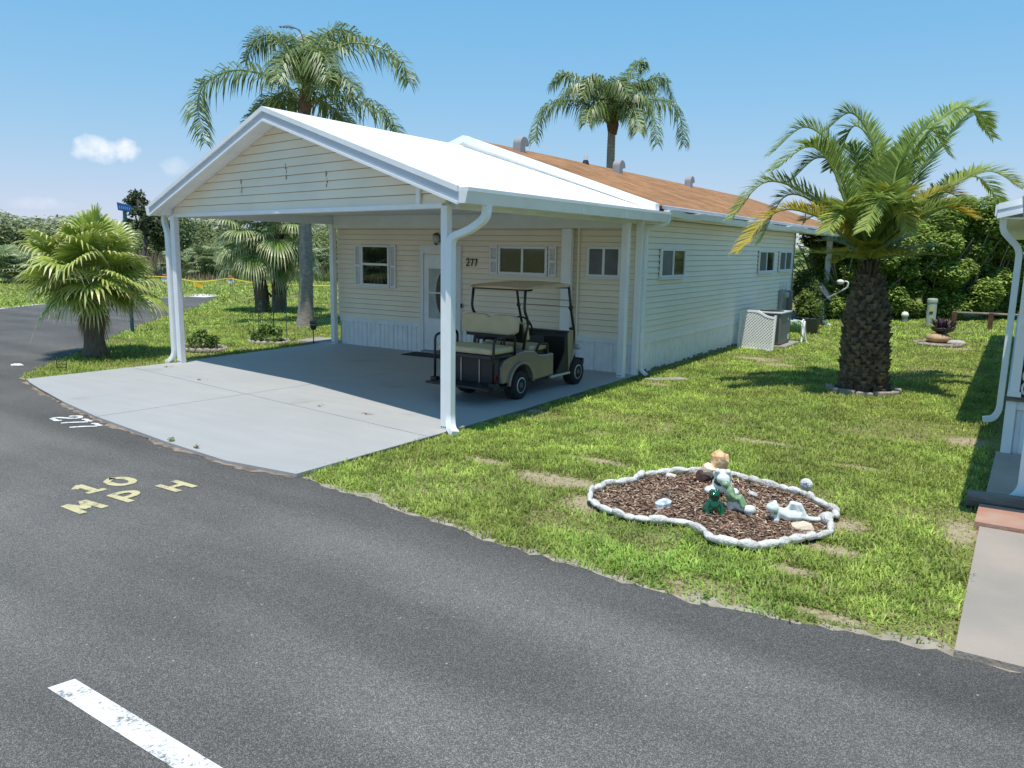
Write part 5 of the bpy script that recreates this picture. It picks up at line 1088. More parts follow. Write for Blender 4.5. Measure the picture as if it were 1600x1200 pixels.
co, col = leafmass([(.85, 16.6, .6), (.7, 16.7, .9), (1.0, 16.5, .75)], [(.35, .35, .3), (.3, .3, .4), (.25, .25, .3)], 700, .07, (.06, .11, .02), (.26, .34, .07)); leafobj('plant', co, col, pb)
bs = thing('flowering_shrub', 'dark shrub with reddish foot beside the rear corner of the house', 'shrub', (.35, 18.6, 0))
co, col = leafmass([(.3, 18.6, 1.0), (.5, 18.4, .5), (.2, 19.0, 1.3)], [(.5, .6, .6), (.5, .6, .5), (.4, .5, .5)], 2200, .06, (.02, .035, .01), (.16, .22, .05)); leafobj('foliage', co, col, bs)
co, col = leafmass([(.6, 17.9, .25)], [(.35, .4, .3)], 500, .06, (.12, .04, .02), (.36, .13, .06)); leafobj('dry_foliage', co, col, bs)

# ------------------------------------------------------------------ palms
def pinnate(parent, rach, llen, lw, n, hang, lift, fwd, cols, m, r0=.03, plume=0, name='frond', yellow=0, start=.14, label=None):
    P = catmull(rach, 26); mb = MB(); rr = [r0*(1-.85*i/26) for i in range(27)]; mb.tube(P, rr, 5); C = [tuple(c*.9 for c in cols[1])]*len(mb.v)
    for i in range(n):
        t = start+(1-start)*(i+random.random()*.6)/n; f_ = min(t, .999)*26; k = int(f_); u = f_-k; p = P[k].lerp(P[k+1], u); T = (P[min(k+1, 26)]-P[max(k-1, 0)]).normalized()
        S = T.cross(Vector((0, 0, 1)))
        if S.length < .05: S = Vector((1, 0, 0))
        S.normalize(); U_ = S.cross(T).normalized()
        l = llen*(min(1, .45+(t-start)*3.2))*(1-.62*max(0, (t-.55)/.45)**1.5)*random.uniform(.85, 1.1)
        for sd in (1, -1):
            lf = lift+random.uniform(-plume, plume); fw_ = fwd+.5*t*fwd+random.uniform(-.12, .12); d = (S*sd+U_*lf+T*fw_).normalized()
            g_ = Vector((0, 0, -1)); mid = p+d*l*.5+g_*l*hang*.22; tip = p+d*l*(1-.30*hang)+g_*l*hang*.95
            wv = d.cross(U_ if abs(d.dot(U_)) < .9 else T).normalized()*lw*.5
            b = len(mb.v); mb.v += [tuple(p-wv*.5), tuple(p+wv*.5), tuple(mid+wv), tuple(mid-wv), tuple(tip)]; mb.f += [(b, b+1, b+2, b+3), (b+3, b+2, b+4)]
            q = random.random(); c = Vector(cols[0]).lerp(Vector(cols[1]), q); yy = yellow*min(1, max(0, .4+t*.7))*random.uniform(.5, 1.1)
            c = c.lerp(Vector((.66, .46, .03)), min(1, yy)); C += [tuple(c)]*5
    return mb.build(name, m, parent, cols=C, label=label)
def depth_of(p): return float((np.array(p)-CAM)@_fw)
def rpix(base, pts, dd):
    """rachis from a crown point through sighted points; dd = how far the tip stands nearer (-) or farther (+) than the trunk"""
    d0 = depth_of(base); n = len(pts); return [base]+[D(x, y, d0+dd*((i+1)/n)) for i, (x, y) in enumerate(pts)]
def arch(base, az, el, L_, droop, n=6):
    h = Vector((math.cos(az), math.sin(az), 0)); pts = [Vector(base)]; e = el
    for i in range(n): e_ = el-droop*((i+.5)/n)**1.3; pts.append(pts[-1]+(h*math.cos(e_)+Vector((0, 0, math.sin(e_))))*L_/n)
    return pts
# -- date palm
dp = thing('date_palm', 'stout date palm with scaly dark trunk on the side lawn', 'palm tree', DP)
prof = [(.38, -.05), (.37, .12), (.35, .35), (.355, .6), (.355, .9), (.335, 1.2), (.29, 1.5), (.225, 1.74), (.165, 1.92), (.135, 2.06), (.12, 2.25)]
lean_ = lambda z: Vector((-.035*z, .03*z, 0))
mb = MB(); mb.lathe([(r-.02, z) for r, z in prof], DP+Vector((0, 0, .05)), 20); mb.v = [tuple(Vector(v)+lean_(v[2])) for v in mb.v]; mb.build('trunk', DTRUNK, dp, smooth=True)
mb = MB(); row = 0; z = .0
while z < 1.98:
    rr = np.interp(z, [q[1] for q in prof], [q[0] for q in prof]); n = max(6, int(2*math.pi*rr/.17))
    for k in range(n):
        a = 2*math.pi*(k+.5*(row % 2)+random.uniform(-.12, .12))/n; c = Vector((DP.x+rr*math.cos(a), DP.y+rr*math.sin(a), z))+lean_(z); o_ = Vector((math.cos(a), math.sin(a), 0)); s_ = Vector((-o_.y, o_.x, 0)); up = Vector((0, 0, 1))
        w, h, d = .088*random.uniform(.7, 1.2), .115*random.uniform(.75, 1.3), random.uniform(.015, .085)+.01
        mb.hexa([c-s_*w-o_*.04-up*h*.3, c+s_*w-o_*.04-up*h*.3, c+s_*w*.9-o_*.03+up*h*.35, c-s_*w*.9-o_*.03+up*h*.35, c-s_*w*.25+o_*d*.3-up*h*.5, c+s_*w*.25+o_*d*.3-up*h*.5, c+s_*w*.62+o_*d+up*h*.42, c-s_*w*.62+o_*d+up*h*.42])
    z += .072; row += 1
mb.build('leaf_bases', BOOT, dp, kind='stuff')
mb = MB()
for k in range(70):
    a = random.uniform(0, 6.28); z = random.uniform(1.62, 2.1); rr = np.interp(z, [q[1] for q in prof], [q[0] for q in prof]); c = Vector((DP.x+rr*math.cos(a), DP.y+rr*math.sin(a), z))+lean_(z); o_ = Vector((math.cos(a), math.sin(a), 0)); mb.tube([c-o_*.05-Vector((0, 0, .05)), c+o_*random.uniform(.02, .08)+Vector((0, 0, random.uniform(.06, .2)))], [.03, .012], 5)
mb.build('crown_fibre', BROWNB, dp, kind='stuff')
CB = D(1358, 402, depth_of((3.86, 6.9, 2.15))); dcols = ((.12, .20, .035), (.43, .53, .13))
def z7(pts): return [(1130+x/2.264, 130+y/2.264) for x, y in pts]
DF = [([(470, 460), (400, 250), (290, 155), (168, 250)], .3, 0), ([(450, 470), (380, 285), (300, 225), (178, 305)], -.5, 0), ([(470, 480), (400, 300), (330, 265), (240, 345)], .7, 0),
      ([(440, 510), (300, 395), (150, 350), (28, 478)], .0, .05), ([(430, 545), (330, 470), (190, 455), (52, 595)], -.6, 1.15), ([(560, 380), (520, 190), (450, 105), (365, 165)], .4, 0),
      ([(570, 400), (560, 260), (470, 150), (415, 240)], .9, 0), ([(590, 430), (620, 290), (720, 160), (800, 255)], -.3, 0), ([(600, 420), (690, 210), (850, 85), (950, 190)], .3, 0),
      ([(620, 430), (740, 250), (880, 100), (930, 150)], .8, 0), ([(640, 480), (800, 370), (940, 310), (1075, 385)], -.2, .2), ([(640, 500), (760, 400), (890, 330), (985, 425)], .8, .0),
      ([(620, 530), (720, 470), (800, 440), (880, 475)], -.9, 1.2), ([(600, 520), (690, 430), (780, 385), (860, 420)], -.5, .8), ([(575, 500), (600, 420), (625, 410), (650, 520)], -.9, .5), ([(550, 520), (560, 420), (560, 390), (500, 520)], -1.2, .05),
      ([(500, 540), (470, 460), (420, 440), (370, 520)], -1.1, .2), ([(560, 450), (580, 330), (600, 300), (630, 330)], 1.6, 0), ([(520, 440), (490, 300), (430, 230), (380, 300)], 1.3, 0), ([(440, 520), (340, 430), (220, 400), (130, 560)], .8, 0)]
for pts, dd, ye in DF: pinnate(dp, rpix(CB, z7(pts), dd), .55, .031, 140, .16, .45, .75, dcols, DATEL, .034, .22, yellow=ye*.8)
for k in range(11):
    az = k*2.4+.3; el = R(random.uniform(48, 82)); pinnate(dp, arch(CB, az, el, random.uniform(1.5, 2.1), R(random.uniform(60, 105))), .46, .030, 100, .1, .42, .75, dcols, DATEL, .024, .18)
for k in range(16):
    az = k*1.9+1.0; pinnate(dp, arch(CB-Vector((0, 0, .05)), az, R(random.uniform(12, 40)), random.uniform(.7, 1.35), R(random.uniform(10, 60))), .34, .028, 44, .05, .3, .8, dcols, DATEL, .022, .25, yellow=random.choice((.2, .7, .9)))
# -- queen palms
qcols = ((.07, .12, .03), (.29, .37, .12))
def ringed_trunk(parent, base, top, r0, r1, m, flare=1.4, n=40, step=.14):
    mb = MB(); base = Vector(base); top = Vector(top); L_ = (top-base).length; k = int(L_/step*2); P = []; rs = []
    for i in range(k+1):
        t = i/k; P.append(base.lerp(top, t)+Vector((.03*math.sin(t*5), .03*math.cos(t*4), 0))); rs.append((r0+(r1-r0)*t+r0*(flare-1)*math.exp(-t*L_/.35))*(1.0+(.035 if i % 2 else -.02)))
    mb.tube(P, rs, 14); return mb.build('trunk', m, parent, smooth=True)
def crownshaft(parent, c, r, h):
    mb = MB()
    for k in range(12):
        a = k*2.4; o_ = Vector((math.cos(a), math.sin(a), 0)); mb.tube([c+o_*r*.7-Vector((0, 0, .15)), c+o_*r*1.15+Vector((0, 0, h*.35)), c+o_*r*.9+Vector((0, 0, h))], [r*.45, r*.5, r*.15], 6)
    mb.build('leaf_sheaths', BROWNB, parent, kind='stuff')
Q1B = G(476, 510); qp = thing('queen_palm', 'tall queen palm with ringed grey trunk behind the left side of the carport', 'palm tree', Q1B)
Q1T = D(477, 172, depth_of(Q1B)-1.0)
ringed_trunk(qp, Q1B-Vector((0, 0, .05)), Q1T, .215, .135, QTRUNK); crownshaft(qp, Q1T, .12, .55)
def z5(pts): return [(290+x/4.324, 20+y/4.324) for x, y in pts]
QF = [([(690, 500), (520, 415), (320, 390), (140, 470), (80, 620), (130, 880)], -.6, 0), ([(740, 400), (680, 230), (580, 150), (470, 190), (400, 330)], .4, 0), ([(850, 430), (890, 250), (960, 130), (1080, 120), (1220, 190)], 1.0, 0),
      ([(850, 420), (960, 270), (1130, 205), (1330, 240), (1460, 340), (1510, 470)], -.6, 0), ([(900, 580), (1050, 560), (1220, 610), (1360, 700), (1440, 810)], -.5, 0), ([(740, 600), (640, 600), (520, 650), (400, 740)], .2, 0),
      ([(820, 400), (850, 300), (900, 260), (960, 330), (980, 450)], -1.8, 0), ([(780, 420), (740, 320), (690, 290), (640, 340), (610, 450)], -1.6, 0), ([(800, 420), (790, 260), (770, 200), (700, 160), (560, 200)], 1.6, 0), ([(860, 520), (960, 440), (1060, 430), (1150, 520)], -1.7, 0), ([(820, 450), (830, 300), (870, 200), (960, 170), (1080, 220)], 1.8, 0), ([(760, 560), (660, 540), (560, 600), (500, 690)], 1.4, 0), ([(870, 600), (960, 620), (1050, 700), (1090, 800)], 1.5, 0)]
for pts, dd, ye in QF: pinnate(qp, rpix(Q1T+Vector((0, 0, .1)), z5(pts), dd), .9, .042, 118, .58, .25, .4, qcols, FEATHER, .045, .85)
pinnate(qp, rpix(Q1T+Vector((0, 0, .1)), z5([(805, 400), (800, 220), (775, 130), (720, 100), (640, 95)]), .1), .35, .03, 26, .3, .3, .8, ((.12, .11, .05), (.22, .2, .09)), FEATHER, .035, .3, start=.6)
Q2T = D(957, 205, 36); Q2B = Vector((Q2T.x, Q2T.y, -.05)); q2 = thing('queen_palm', 'queen palm with drooping crown rising behind the brown shingle roof', 'palm tree', Q2B)
ringed_trunk(q2, Q2B, Q2T, .25, .175, QTRUNK); crownshaft(q2, Q2T, .17, .8)
def z6(pts): return [(820+x/5.714, 80+y/5.714) for x, y in pts]
QF2 = [([(700, 590), (600, 500), (420, 440), (220, 480), (130, 600), (85, 800)], -.3), ([(720, 540), (620, 390), (480, 250), (330, 200), (220, 320)], .5), ([(730, 560), (640, 440), (520, 330), (400, 330), (290, 480)], -.9), ([(770, 500), (720, 350), (640, 260), (560, 250), (520, 420)], -1.2),
       ([(830, 500), (880, 330), (950, 180), (1030, 90), (1060, 150)], .4), ([(850, 500), (950, 350), (1080, 270), (1230, 240), (1330, 420)], .5), ([(850, 580), (940, 480), (1110, 430), (1290, 460), (1390, 600), (1420, 840)], -.3), ([(840, 570), (900, 470), (1020, 420), (1130, 520), (1185, 830)], -1.2),
       ([(830, 560), (880, 480), (950, 480), (1000, 600), (1010, 720)], -1.8), ([(740, 580), (680, 500), (620, 480), (570, 540), (550, 640)], -1.6), ([(790, 450), (800, 330), (830, 270), (880, 290), (920, 400)], -1.9), ([(770, 480), (700, 330), (600, 280), (480, 330)], 1.6), ([(830, 460), (930, 310), (1050, 290), (1180, 350)], 1.7)]
for pts, dd in QF2: pinnate(q2, rpix(Q2T, z6(pts), dd), 1.0, .055, 112, .7, .2, .35, qcols, FEATHER, .06, .8)
# -- fan palms
def fan(parent, base, az, el, pet, rad, droop, cols, m=FANL, n=34, span=125, sag=.35, roll=0, label=None, name='frond'):
    h = Vector((math.cos(az), math.sin(az), 0)); Zv = Vector((0, 0, 1)); mb = MB(); C = []
    e1 = el-sag*.5; hub = base+(h*math.cos(e1)+Zv*math.sin(e1))*pet; a = (h*math.cos(el-sag)+Zv*math.sin(el-sag)).normalized(); s = Vector((-h.y, h.x, 0)); nv = s.cross(a)*-1
    if nv.z < 0: nv = -nv
    if roll: Mr = Matrix.Rotation(roll, 3, a); s = Mr@s; nv = Mr@nv
    mb.tube([base, base.lerp(hub, .5)+Zv*pet*.06, hub], [.022, .016, .012], 5); C = [tuple(Vector(cols[1])*.8)]*len(mb.v)
    def pt(th, r):
        fold = .25*abs(math.sin(th))*r                     # blade folded along its midrib
        return hub+a*math.cos(th)*r+s*math.sin(th)*r*.92+nv*fold*.6-Zv*droop*rad*(r/rad)**2.6*.55
    for i in range(n):
        t0, t1 = R(span)*(2*i/n-1), R(span)*(2*(i+1)/n-1); tm = (t0+t1)/2; R_ = rad*(1-.18*abs(tm)/R(span))*random.uniform(.9, 1.06); rs = R_*random.uniform(.52, .62); w = (t1-t0)
        p0, p1, pm = pt(t0, rs), pt(t1, rs), pt(tm, rs)+nv*.022; q0, q1 = pt(tm-w*.22, R_*.8), pt(tm+w*.22, R_*.8); dr = random.uniform(.3, 1.2)*droop
        tip = pt(tm, R_*.97)-Zv*dr*rad*.32
        b = len(mb.v); mb.v += [tuple(hub), tuple(p0), tuple(pm), tuple(p1), tuple(q1-Zv*dr*rad*.06), tuple(q0-Zv*dr*rad*.06), tuple(tip)]
        mb.f += [(b, b+1, b+2), (b, b+2, b+3), (b+1, b+5, b+4, b+2), (b+2, b+4, b+3), (b+5, b+6, b+4)]
        c = Vector(cols[0]).lerp(Vector(cols[1]), random.random()); c2 = c.lerp(Vector(cols[2]) if len(cols) > 2 else c, random.uniform(.2, .9)); C += [tuple(c*.85)]+[tuple(c)]*3+[tuple(c2)]*3
    return mb.build(name, m, parent, cols=C, label=label)
FC = ((.21, .31, .04), (.43, .51, .09), (.72, .68, .33))
FPB = G(150, 557); fpm = thing('fan_palm', 'short bushy fan palm with broad yellow-green fans at the left of the driveway', 'palm tree', FPB)
mb = MB(); mb.lathe([(.27, -.02), (.235, .1), (.2, .3), (.18, .6), (.17, .9), (.2, 1.1), (.22, 1.35), (.15, 1.6)], FPB, 14, jit=.05); mb.build('trunk', FTRUNK, fpm, smooth=True)
FCc = FPB+Vector((-.06, .06, 1.62))
for k in range(38):
    az = k*2.39996+random.uniform(-.5, .5); t = k/37; el = R(78-t*76)+random.uniform(-.24, .24); fan(fpm, FCc-Vector((0, 0, .15*t)), az, el, random.uniform(.5, .95), random.uniform(.74, .95), random.uniform(.2, .5)+.32*t, FC, sag=random.uniform(.0, .35)+.2*t, n=28, roll=random.uniform(-.6, .6))
for k in range(8):
    fan(fpm, FCc-Vector((0, 0, .2)), k*.8+.2, R(random.uniform(-18, 6)), random.uniform(.3, .5), random.uniform(.6, .75), .75, FC, sag=.4, n=26, roll=random.uniform(-.5, .5))
DEAD = ((.30, .19, .07), (.48, .33, .14), (.55, .45, .28))
for az, el in ((-1.9, -1.05), (-1.35, -1.15), (.3, -1.1), (2.6, -1.15), (-2.6, -1.0)): fan(fpm, FCc-Vector((0, 0, .3)), az, el, .34, .5, .9, DEAD if el > -1.12 else ((.2, .15, .05), (.3, .25, .1), (.4, .33, .2)), n=20, span=60)
mb = MB()
for k in range(26):
    a = random.uniform(0, 6.28); z = random.uniform(.75, 1.4); c = FPB+Vector((.18*math.cos(a), .18*math.sin(a), z)); o_ = Vector((math.cos(a), math.sin(a), 0)); mb.tube([c-Vector((0, 0, .08)), c+o_*.08+Vector((0, 0, .04)), c+o_*.14+Vector((0, 0, .0))], [.03, .022, .01], 5)
mb.build('old_leaf_stubs', BROWNB, fpm, kind='stuff')
SC = ((.09, .16, .035), (.26, .36, .09), (.72, .71, .42))
SB_ = G(422, 487); sb = thing('cabbage_palm', 'twin-trunked cabbage palm with hanging fans beyond the carport', 'palm tree', SB_)
for x0, x1, hh, dk in ((-.28, -.42, 2.5, 0), (.30, .36, 2.7, 1)):
    b0 = SB_+rt*x0; b1 = SB_+rt*x1+Vector((0, 0, hh)); ringed_trunk(sb, b0-Vector((0, 0, .05)), b1, .24, .26, FTRUNK, 1.2)
    for k in range(22):
        az = k*2.4+dk; t = k/21; el = R(80-t*108); fan(sb, b1+Vector((0, 0, .1-.2*t)), az, el, random.uniform(.7, 1.1), random.uniform(.85, 1.1), .5+.5*t, SC, n=30, sag=.4, span=115)
    mb = MB()
    for k in range(40):
        a = random.uniform(0, 6.28); z = random.uniform(.6, hh); c = b0.lerp(b1, z/hh)+Vector((.24*math.cos(a), .24*math.sin(a), 0)); o_ = Vector((math.cos(a), math.sin(a), 0)); mb.tube([c-Vector((0, 0, .1)), c+o_*.1+Vector((0, 0, .06))], [.05, .02], 5)
    if dk: mb.build('old_leaf_stubs', mat('dark_stub', (.04, .03, .025), .95), sb, kind='stuff')

# ------------------------------------------------------------------ hedge behind the back lawn
HG = 'shrubs of the hedge behind the back lawn'
for px, h, r, lab in ((1262, 3.3, 1.25, 'shaded hedge shrub right behind the rear corner of the house'), (1306, 3.4, 1.3, 'hedge shrub behind the rear porch post and satellite dish'), (1352, 3.5, 1.3, 'hedge shrub mostly hidden behind the date palm trunk'), (1400, 3.6, 1.3, 'bright hedge shrub behind the white-capped pipe stub'), (1446, 4.0, 1.35, 'tall hedge shrub right behind the green utility pedestal'), (1490, 4.5, 1.35, 'tallest hedge shrub behind the left end of the timber rail'), (1536, 4.4, 1.3, 'tall hedge shrub behind the middle of the timber rail'), (1580, 4.1, 1.3, 'hedge shrub next to the eave of the neighbouring house')):
    b = G(px, 499.5); b.y += .9 + (1.2 if px < 1290 else 0); t = thing('hedge_shrub', lab, 'shrub', b, group=HG)
    cen, rad = clumps((b.x, b.y), r, h, 26, (.28, .5)); co, col = leafmass(cen, rad, 22000, .085, (.13, .21, .035), (.48, .61, .15), .5, 2.2); leafobj('foliage', co, col, t)
    mb = MB()
    for k in range(16):
        a = random.uniform(0, 6.28); e = Vector((b.x+r*.9*math.cos(a), b.y+r*.9*math.sin(a), random.uniform(.4, .9)*h)); mb.tube(catmull([b+Vector((random.uniform(-.2, .2), random.uniform(-.2, .2), -.1)), b.lerp(e, .5)+Vector((0, 0, .3)), e], 6), .018, 5)
    mb.build('stems', mat('grey_twig', (.26, .24, .21), .9), t)
# ------------------------------------------------------------------ left background
def gp(px, depth): d = ray(px, 500); d = d/(d@_fw); q = CAM+d*depth; return Vector((q[0], q[1], -.05))
cen, rad = [], []
for k in range(150):
    px = random.uniform(-260, 760); dpt = random.uniform(64, 84); c = gp(px, dpt); h = random.uniform(2.2, 5.4) if px > 190 else random.uniform(.7, 2.0); s = random.uniform(1.0, 2.2); cen.append((c.x, c.y, h*.45)); rad.append((s, s, h*.55))
co, col = leafmass(cen, rad, 150000, .18, (.10, .14, .05), (.40, .46, .20), .7, 1.6); o = leafobj('thicket', co, col, None, 'stuff')
o['label'] = 'dense green thicket beyond the far grass'
cen, rad = [], []
for k in range(130):
    px = random.uniform(-500, 900); dpt = random.uniform(100, 150); c = gp(px, dpt); h = random.uniform(3.9, 6.4)*(1.08 if px < 60 else .92); s = random.uniform(2.2, 4.2); cen.append((c.x, c.y, h-s*.75)); rad.append((s, s, s*.8)); cen.append((c.x, c.y, h*.35)); rad.append((s, s, h*.4))
co, col = leafmass(cen, rad, 90000, .42, (.16, .20, .09), (.36, .41, .19), .75, 1.6); leafobj('distant_treeline', co, col, None, 'stuff')
# more wooded ground to the right, behind the hedge and the houses
cen, rad = [], []
for k in range(60):
    px = random.uniform(900, 2300); dpt = random.uniform(48, 70); c = gp(px, dpt); h = random.uniform(2.4, 3.8) if px < 1450 else random.uniform(3.5, 5.5); s = random.uniform(1.4, 2.6); cen.append((c.x, c.y, h*.45)); rad.append((s, s, h*.55))
co, col = leafmass(cen, rad, 26000, .28, (.09, .15, .04), (.42, .52, .19), .7, 1.6); leafobj('rear_thicket', co, col, None, 'stuff')
lt = gp(222, 52); tr = thing('roadside_tree', 'open-crowned dark tree leaning above the thicket left of the carport roof', 'tree', lt)
top_ = D(214, 312, 52)
MB().tube(catmull([lt, lt.lerp(top_, .5)+rt*.5, lt.lerp(top_, .8)+rt*.2, top_], 12), [.16-.01*i for i in range(13)], 7).build('trunk', mat('grey_bark', (.09, .08, .07), .95), tr)
cen, rad = [], []
for px, py, s in ((214, 306, .55), (204, 316, .5), (222, 318, .5), (210, 330, .5), (228, 332, .6), (236, 345, .75), (245, 355, .9), (222, 352, .6), (250, 370, 1.1), (262, 362, .9), (200, 345, .3)): q = D(px, py, 52+random.uniform(-.6, .6)); cen.append(tuple(q)); rad.append((s, s, s*.8))
co, col = leafmass(cen, rad, 3600, .13, (.02, .032, .012), (.13, .17, .07), .2, .5); leafobj('crown', co, col, tr)
MB().tube([tuple(cen[9]), tuple(top_)], .05, 5).build('limb', MATS['grey_bark'], tr); MB().tube([tuple(cen[1]), tuple(lt.lerp(top_, .7))], .05, 5).build('limb', MATS['grey_bark'], tr)
# saw palmettos at the foot of the thicket
PC = ((.09, .15, .045), (.25, .32, .12), (.45, .48, .26))
fmes = []
tmp = thing('tmp', '', '')
for k in range(5): fo = fan(tmp, Vector((0, 0, 0)), 0, R(random.uniform(15, 45)), .5, .7, .35, PC, n=18, span=105); fmes.append(fo.data); bpy.data.objects.remove(fo)
bpy.data.objects.remove(tmp)
for i, (px, dpt, s) in enumerate(((14, 44, 1.7), (40, 46, 1.5), (300, 58, 1.9), (345, 60, 1.9), (385, 57, 1.8), (500, 58, 2.0), (70, 50, 1.5), (325, 54, 1.5))):
    c = gp(px, dpt); t = thing('saw_palmetto', 'bushy saw palmetto clump at the edge of the far thicket', 'palm', c, group='saw palmettos by the thicket')
    for k in range(26):
        M = Matrix.Translation((random.uniform(-.4, .4)*s, random.uniform(-.4, .4)*s, random.uniform(.1, 1.2)*s*.7)) @ Matrix.Rotation(k*2.4, 4, 'Z') @ Matrix.Rotation(random.uniform(-.5, .25), 4, 'Y') @ Matrix.Scale(s*random.uniform(.65, .9), 4); inst('frond', random.choice(fmes), t, M)

# ------------------------------------------------------------------ grass (one blade = 3 faces)
EXCL = [ROAD_POLY, SLAB_POLY, BED, [(5.97, -3), (12, -3), (12, 20), (6.03, 20)], [(HX0-.05, HY0), (HX1+.02, HY0), (HX1+.02, 25.2), (HX0-.05, 25.2)], [(-8.9, 5.3), (-7.6, 5.3), (-7.6, 6.6), (-9.1, 6.5)], [(.28, 12.15), (1.3, 12.15), (1.3, 13.8), (.28, 13.8)], [(.36, 5.55), (.62, 5.5), (1.08, 6.0), (.85, 6.15)]]
CIR = [(DP.x, DP.y, .58), (rg.x, rg.y+.05, .58), (pc1.x, pc1.y, .5), (pc2.x, pc2.y, .46), (FPB.x, FPB.y, .26), (Q1B.x, Q1B.y, .26), (SB_.x, SB_.y, .4), (.85, 16.6, .3)]
def grow(poly, dens, L0, L1, w, ymul=1.0, dark=1.0):
    xs_, ys_ = zip(*poly); x0, x1, y0, y1 = min(xs_), max(xs_), min(ys_), max(ys_)
    n = int((x1-x0)*(y1-y0)*dens); X = rng.uniform(x0, x1, n); Y = rng.uniform(y0, y1, n); k = inpoly(X, Y, poly)
    jx_ = X+rng.normal(0, .035, n); jy_ = Y+rng.normal(0, .035, n)
    for e in EXCL: k &= ~inpoly(jx_, jy_, e)
    ed = rng.random(n)**1.6*.26; k &= ~inpoly(X, Y-ed, ROAD_POLY)
    for cx, cy, r in CIR: k &= (X-cx)**2+(Y-cy)**2 > r*r
    v = .55*vnoise(X, Y, .55)+.45*vnoise(X+31, Y+17, 1.7); thin = np.clip((v-.22)*4.4, .38, 1)
    for c, rx, ry in BARE: q = ((X-c.x)/rx)**2+((Y-c.y)/ry)**2; thin *= np.clip(.03+q*.55, 0, 1)
    k &= rng.random(n) < thin; X, Y, v = X[k], Y[k], v[k]; thin = thin[k]; n = len(X)
    # blades gather in tufts
    tx, ty = np.floor(X/.07), np.floor(Y/.07); hsh = np.modf(np.abs(np.sin(tx*12.9898+ty*78.233)*43758.5453))[0]
    az = rng.uniform(0, 6.283, n); L_ = rng.uniform(L0, L1, n)*(.6+.55*thin)*(.7+.6*hsh); el = rng.uniform(.25, 1.25, n); dx, dy = np.cos(az), np.sin(az); ww = w*rng.uniform(.65, 1.3, n)
    co = np.zeros((n, 5, 3)); z0 = -.052; hx, hz_ = np.cos(el)*L_, np.sin(el)*L_
    for i, s in ((0, -1), (1, 1)): co[:, i] = np.stack([X-dy*ww*s*.5, Y+dx*ww*s*.5, np.full(n, z0)], 1)
    for i, s in ((2, 1), (3, -1)): co[:, i] = np.stack([X+dx*hx*.5-dy*ww*s*.5, Y+dy*hx*.5+dx*ww*s*.5, z0+hz_*.62], 1)
    co[:, 4] = np.stack([X+dx*hx*1.05, Y+dy*hx*1.05, z0+hz_*rng.uniform(.55, 1.0, n)], 1)
    t = np.clip(rng.normal(.5, .25, n)+(hsh-.5)*.5, 0, 1)[:, None]; col = np.array([[.17, .255, .035]])*(1-t)+np.array([[.45, .56, .125]])*t
    mot = (.62+.75*vnoise(X+3, Y+5, .16))*(.72+.55*vnoise(X+40, Y+2, .5)); col = col*mot[:, None]; fresh = np.clip((vnoise(X+77, Y+13, 1.1)-.55)*3, 0, 1)[:, None]; col = col*(1-.4*fresh)+np.array([[.17, .33, .06]])*.4*fresh*mot[:, None]
    straw = (rng.random(n) < .05+.40*(1-thin))[:, None]; col = np.where(straw, np.array([[.36, .29, .15]])*rng.uniform(.7, 1.2, (n, 1)), col)
    yel = np.clip((vnoise(X+9, Y+3, 2.3)-.45)*2, 0, 1)[:, None]; col = col*(1-.35*yel)+np.array([[.27, .28, .07]])*.35*yel
    idx = np.arange(n)[:, None]*5
    return co.reshape(-1, 3), idx+np.array([[0, 1, 2, 3]]), idx+np.array([[3, 2, 4]]), np.repeat(col, 5, 0)*dark
zones = [([(-.2, -3.2), (6.1, -3.2), (6.1, 1.6), (-.2, 1.6)], 5600, .03, .085, .0085), ([(-.2, 1.6), (6.2, 1.6), (6.2, 7.5), (-.2, 7.5)], 3000, .035, .085, .010), ([(0, 7.5), (6.3, 7.5), (6.3, 15), (0, 15)], 1500, .035, .085, .014), ([(-.5, 15), (8, 15), (8, 27), (-.5, 27)], 620, .05, .11, .022),
         ([(-12.5, -2), (-7.4, -2), (-7.4, 9), (-12.5, 9)], 1500, .05, .10, .013), ([(-20, 2), (-12.5, 2), (-12.5, 18), (-20, 18)], 520, .06, .11, .022), ([(-12.5, 9), (-7.4, 9), (-7.4, 26), (-12.5, 26)], 420, .06, .11, .024), ([(-45, 2), (-20, 2), (-20, 45), (-45, 45)], 90, .07, .14, .05), ([(-20, 18), (-12.5, 18), (-12.5, 50), (-20, 50)], 110, .07, .13, .05)]
CO, F4, F3, CL = [], [], [], []; b = 0
for z_ in zones:
    co, f4, f3, cl_ = grow(*z_); CO.append(co); F4.append(f4+b); F3.append(f3+b); CL.append(cl_); b += len(co)
link('lawn_grass', fast_mesh('lawn_grass', np.concatenate(CO), np.concatenate(F4), np.concatenate(F3), np.concatenate(CL), GRASSM), kind='stuff')
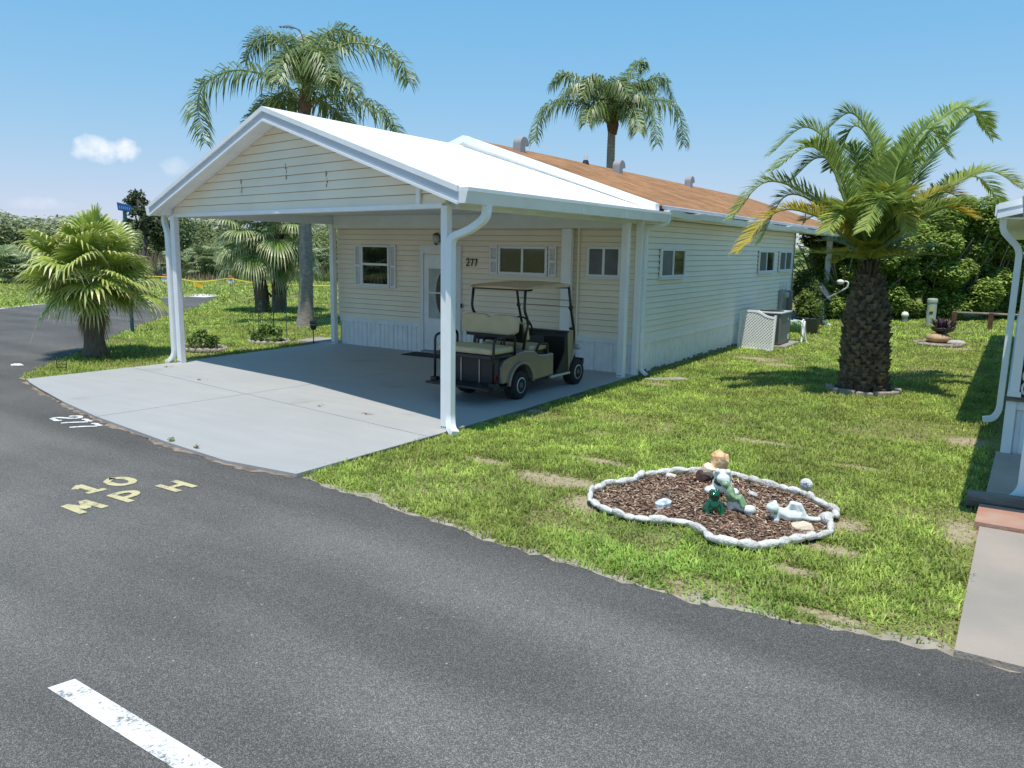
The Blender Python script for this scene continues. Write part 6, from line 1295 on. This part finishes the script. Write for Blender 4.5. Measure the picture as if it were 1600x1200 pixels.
# tall weeds in front of the thicket
n = 26000; PX = rng.uniform(-250, 760, n); DP_ = rng.uniform(51, 66, n); R0 = np.array([ray(px, 500) for px in (-250, 760)]); tt = ((PX+250)/1010)[:, None]; dr_ = R0[0]*(1-tt)+R0[1]*tt; dr_ /= (dr_@_fw)[:, None]; Pw = CAM+dr_*DP_[:, None]
az = rng.uniform(0, 6.283, n); v = vnoise(Pw[:, 0], Pw[:, 1], 4.0); L_ = rng.uniform(.35, 1.15, n)*(.35+1.0*np.clip((DP_-51)/9, 0, 1))*(.6+.8*v); el = rng.uniform(.9, 1.5, n); ww = rng.uniform(.02, .05, n); dx, dy = np.cos(az), np.sin(az); co = np.zeros((n, 4, 3))
co[:, 0] = np.stack([Pw[:, 0]-dy*ww, Pw[:, 1]+dx*ww, np.full(n, -.06)], 1); co[:, 1] = np.stack([Pw[:, 0]+dy*ww, Pw[:, 1]-dx*ww, np.full(n, -.06)], 1); co[:, 2] = np.stack([Pw[:, 0]+dx*np.cos(el)*L_+dy*ww*.2, Pw[:, 1]+dy*np.cos(el)*L_-dx*ww*.2, np.sin(el)*L_], 1); co[:, 3] = co[:, 2]-np.stack([dy*ww*.5, -dx*ww*.5, 0*ww], 1)
br = (vnoise(Pw[:, 0]+5, Pw[:, 1], 3.0)+rng.normal(0, .15, n) > .5)[:, None]; col = np.where(br, np.array([[.30, .24, .155]]), np.array([[.13, .18, .045]]))*rng.uniform(.6, 1.3, (n, 1))
link('tall_weeds', fast_mesh('tall_weeds', co.reshape(-1, 3), np.arange(n*4).reshape(-1, 4), None, np.repeat(col, 4, 0), GRASSM), kind='stuff')

# ------------------------------------------------------------------ weeds at the pavement edges, dry scraps on the slab
for lab, (x, y), r, n in (('small weed growing at the slab edge nearest the road number', (268, 692), .055, 45), ('dry weed tuft growing at the slab edge right of the green weed', (307, 703), .04, 30), ('lone grass tuft growing through the asphalt edge below the garden bed', (1101, 941), .035, 30)):
    c = G(x, y, -.02); t = thing('weed', lab, 'weed', c); lo, hi = ((.08, .16, .03), (.28, .42, .1)) if 'dry' not in lab else ((.2, .14, .05), (.42, .34, .15))
    co, col = leafmass([(c.x, c.y, .02)], [(r, r*.7, .035)], n, .016, lo, hi, .1, .6, -.02); leafobj('leaves', co, col, t)
for x, y, sz in ((568, 646, .055), (315, 593, .05), (262, 573, .06), (500, 634, .04)):
    c = G(x, y, .004); mb = MB()
    for k in range(7): a = random.uniform(0, 6.28); d = Vector((math.cos(a), math.sin(a), 0)); q = c+Vector((random.gauss(0, sz), random.gauss(0, sz*.6), .002*k)); e = Vector((-d.y, d.x, .2))*sz*.22; mb.add([q-d*sz*.6, q+e, q+d*sz*.6+Vector((0, 0, .008)), q-e+Vector((0, 0, .006))], [(0, 1, 2, 3)])
    tag(mb.build('leaf_scrap', mat('dry_leaf', (.20, .10, .045), .9, var=.4, scale=40)), 'small scatter of dry brown leaf scraps on the sunlit slab', 'leaves', 'dry leaf scraps on the slab')
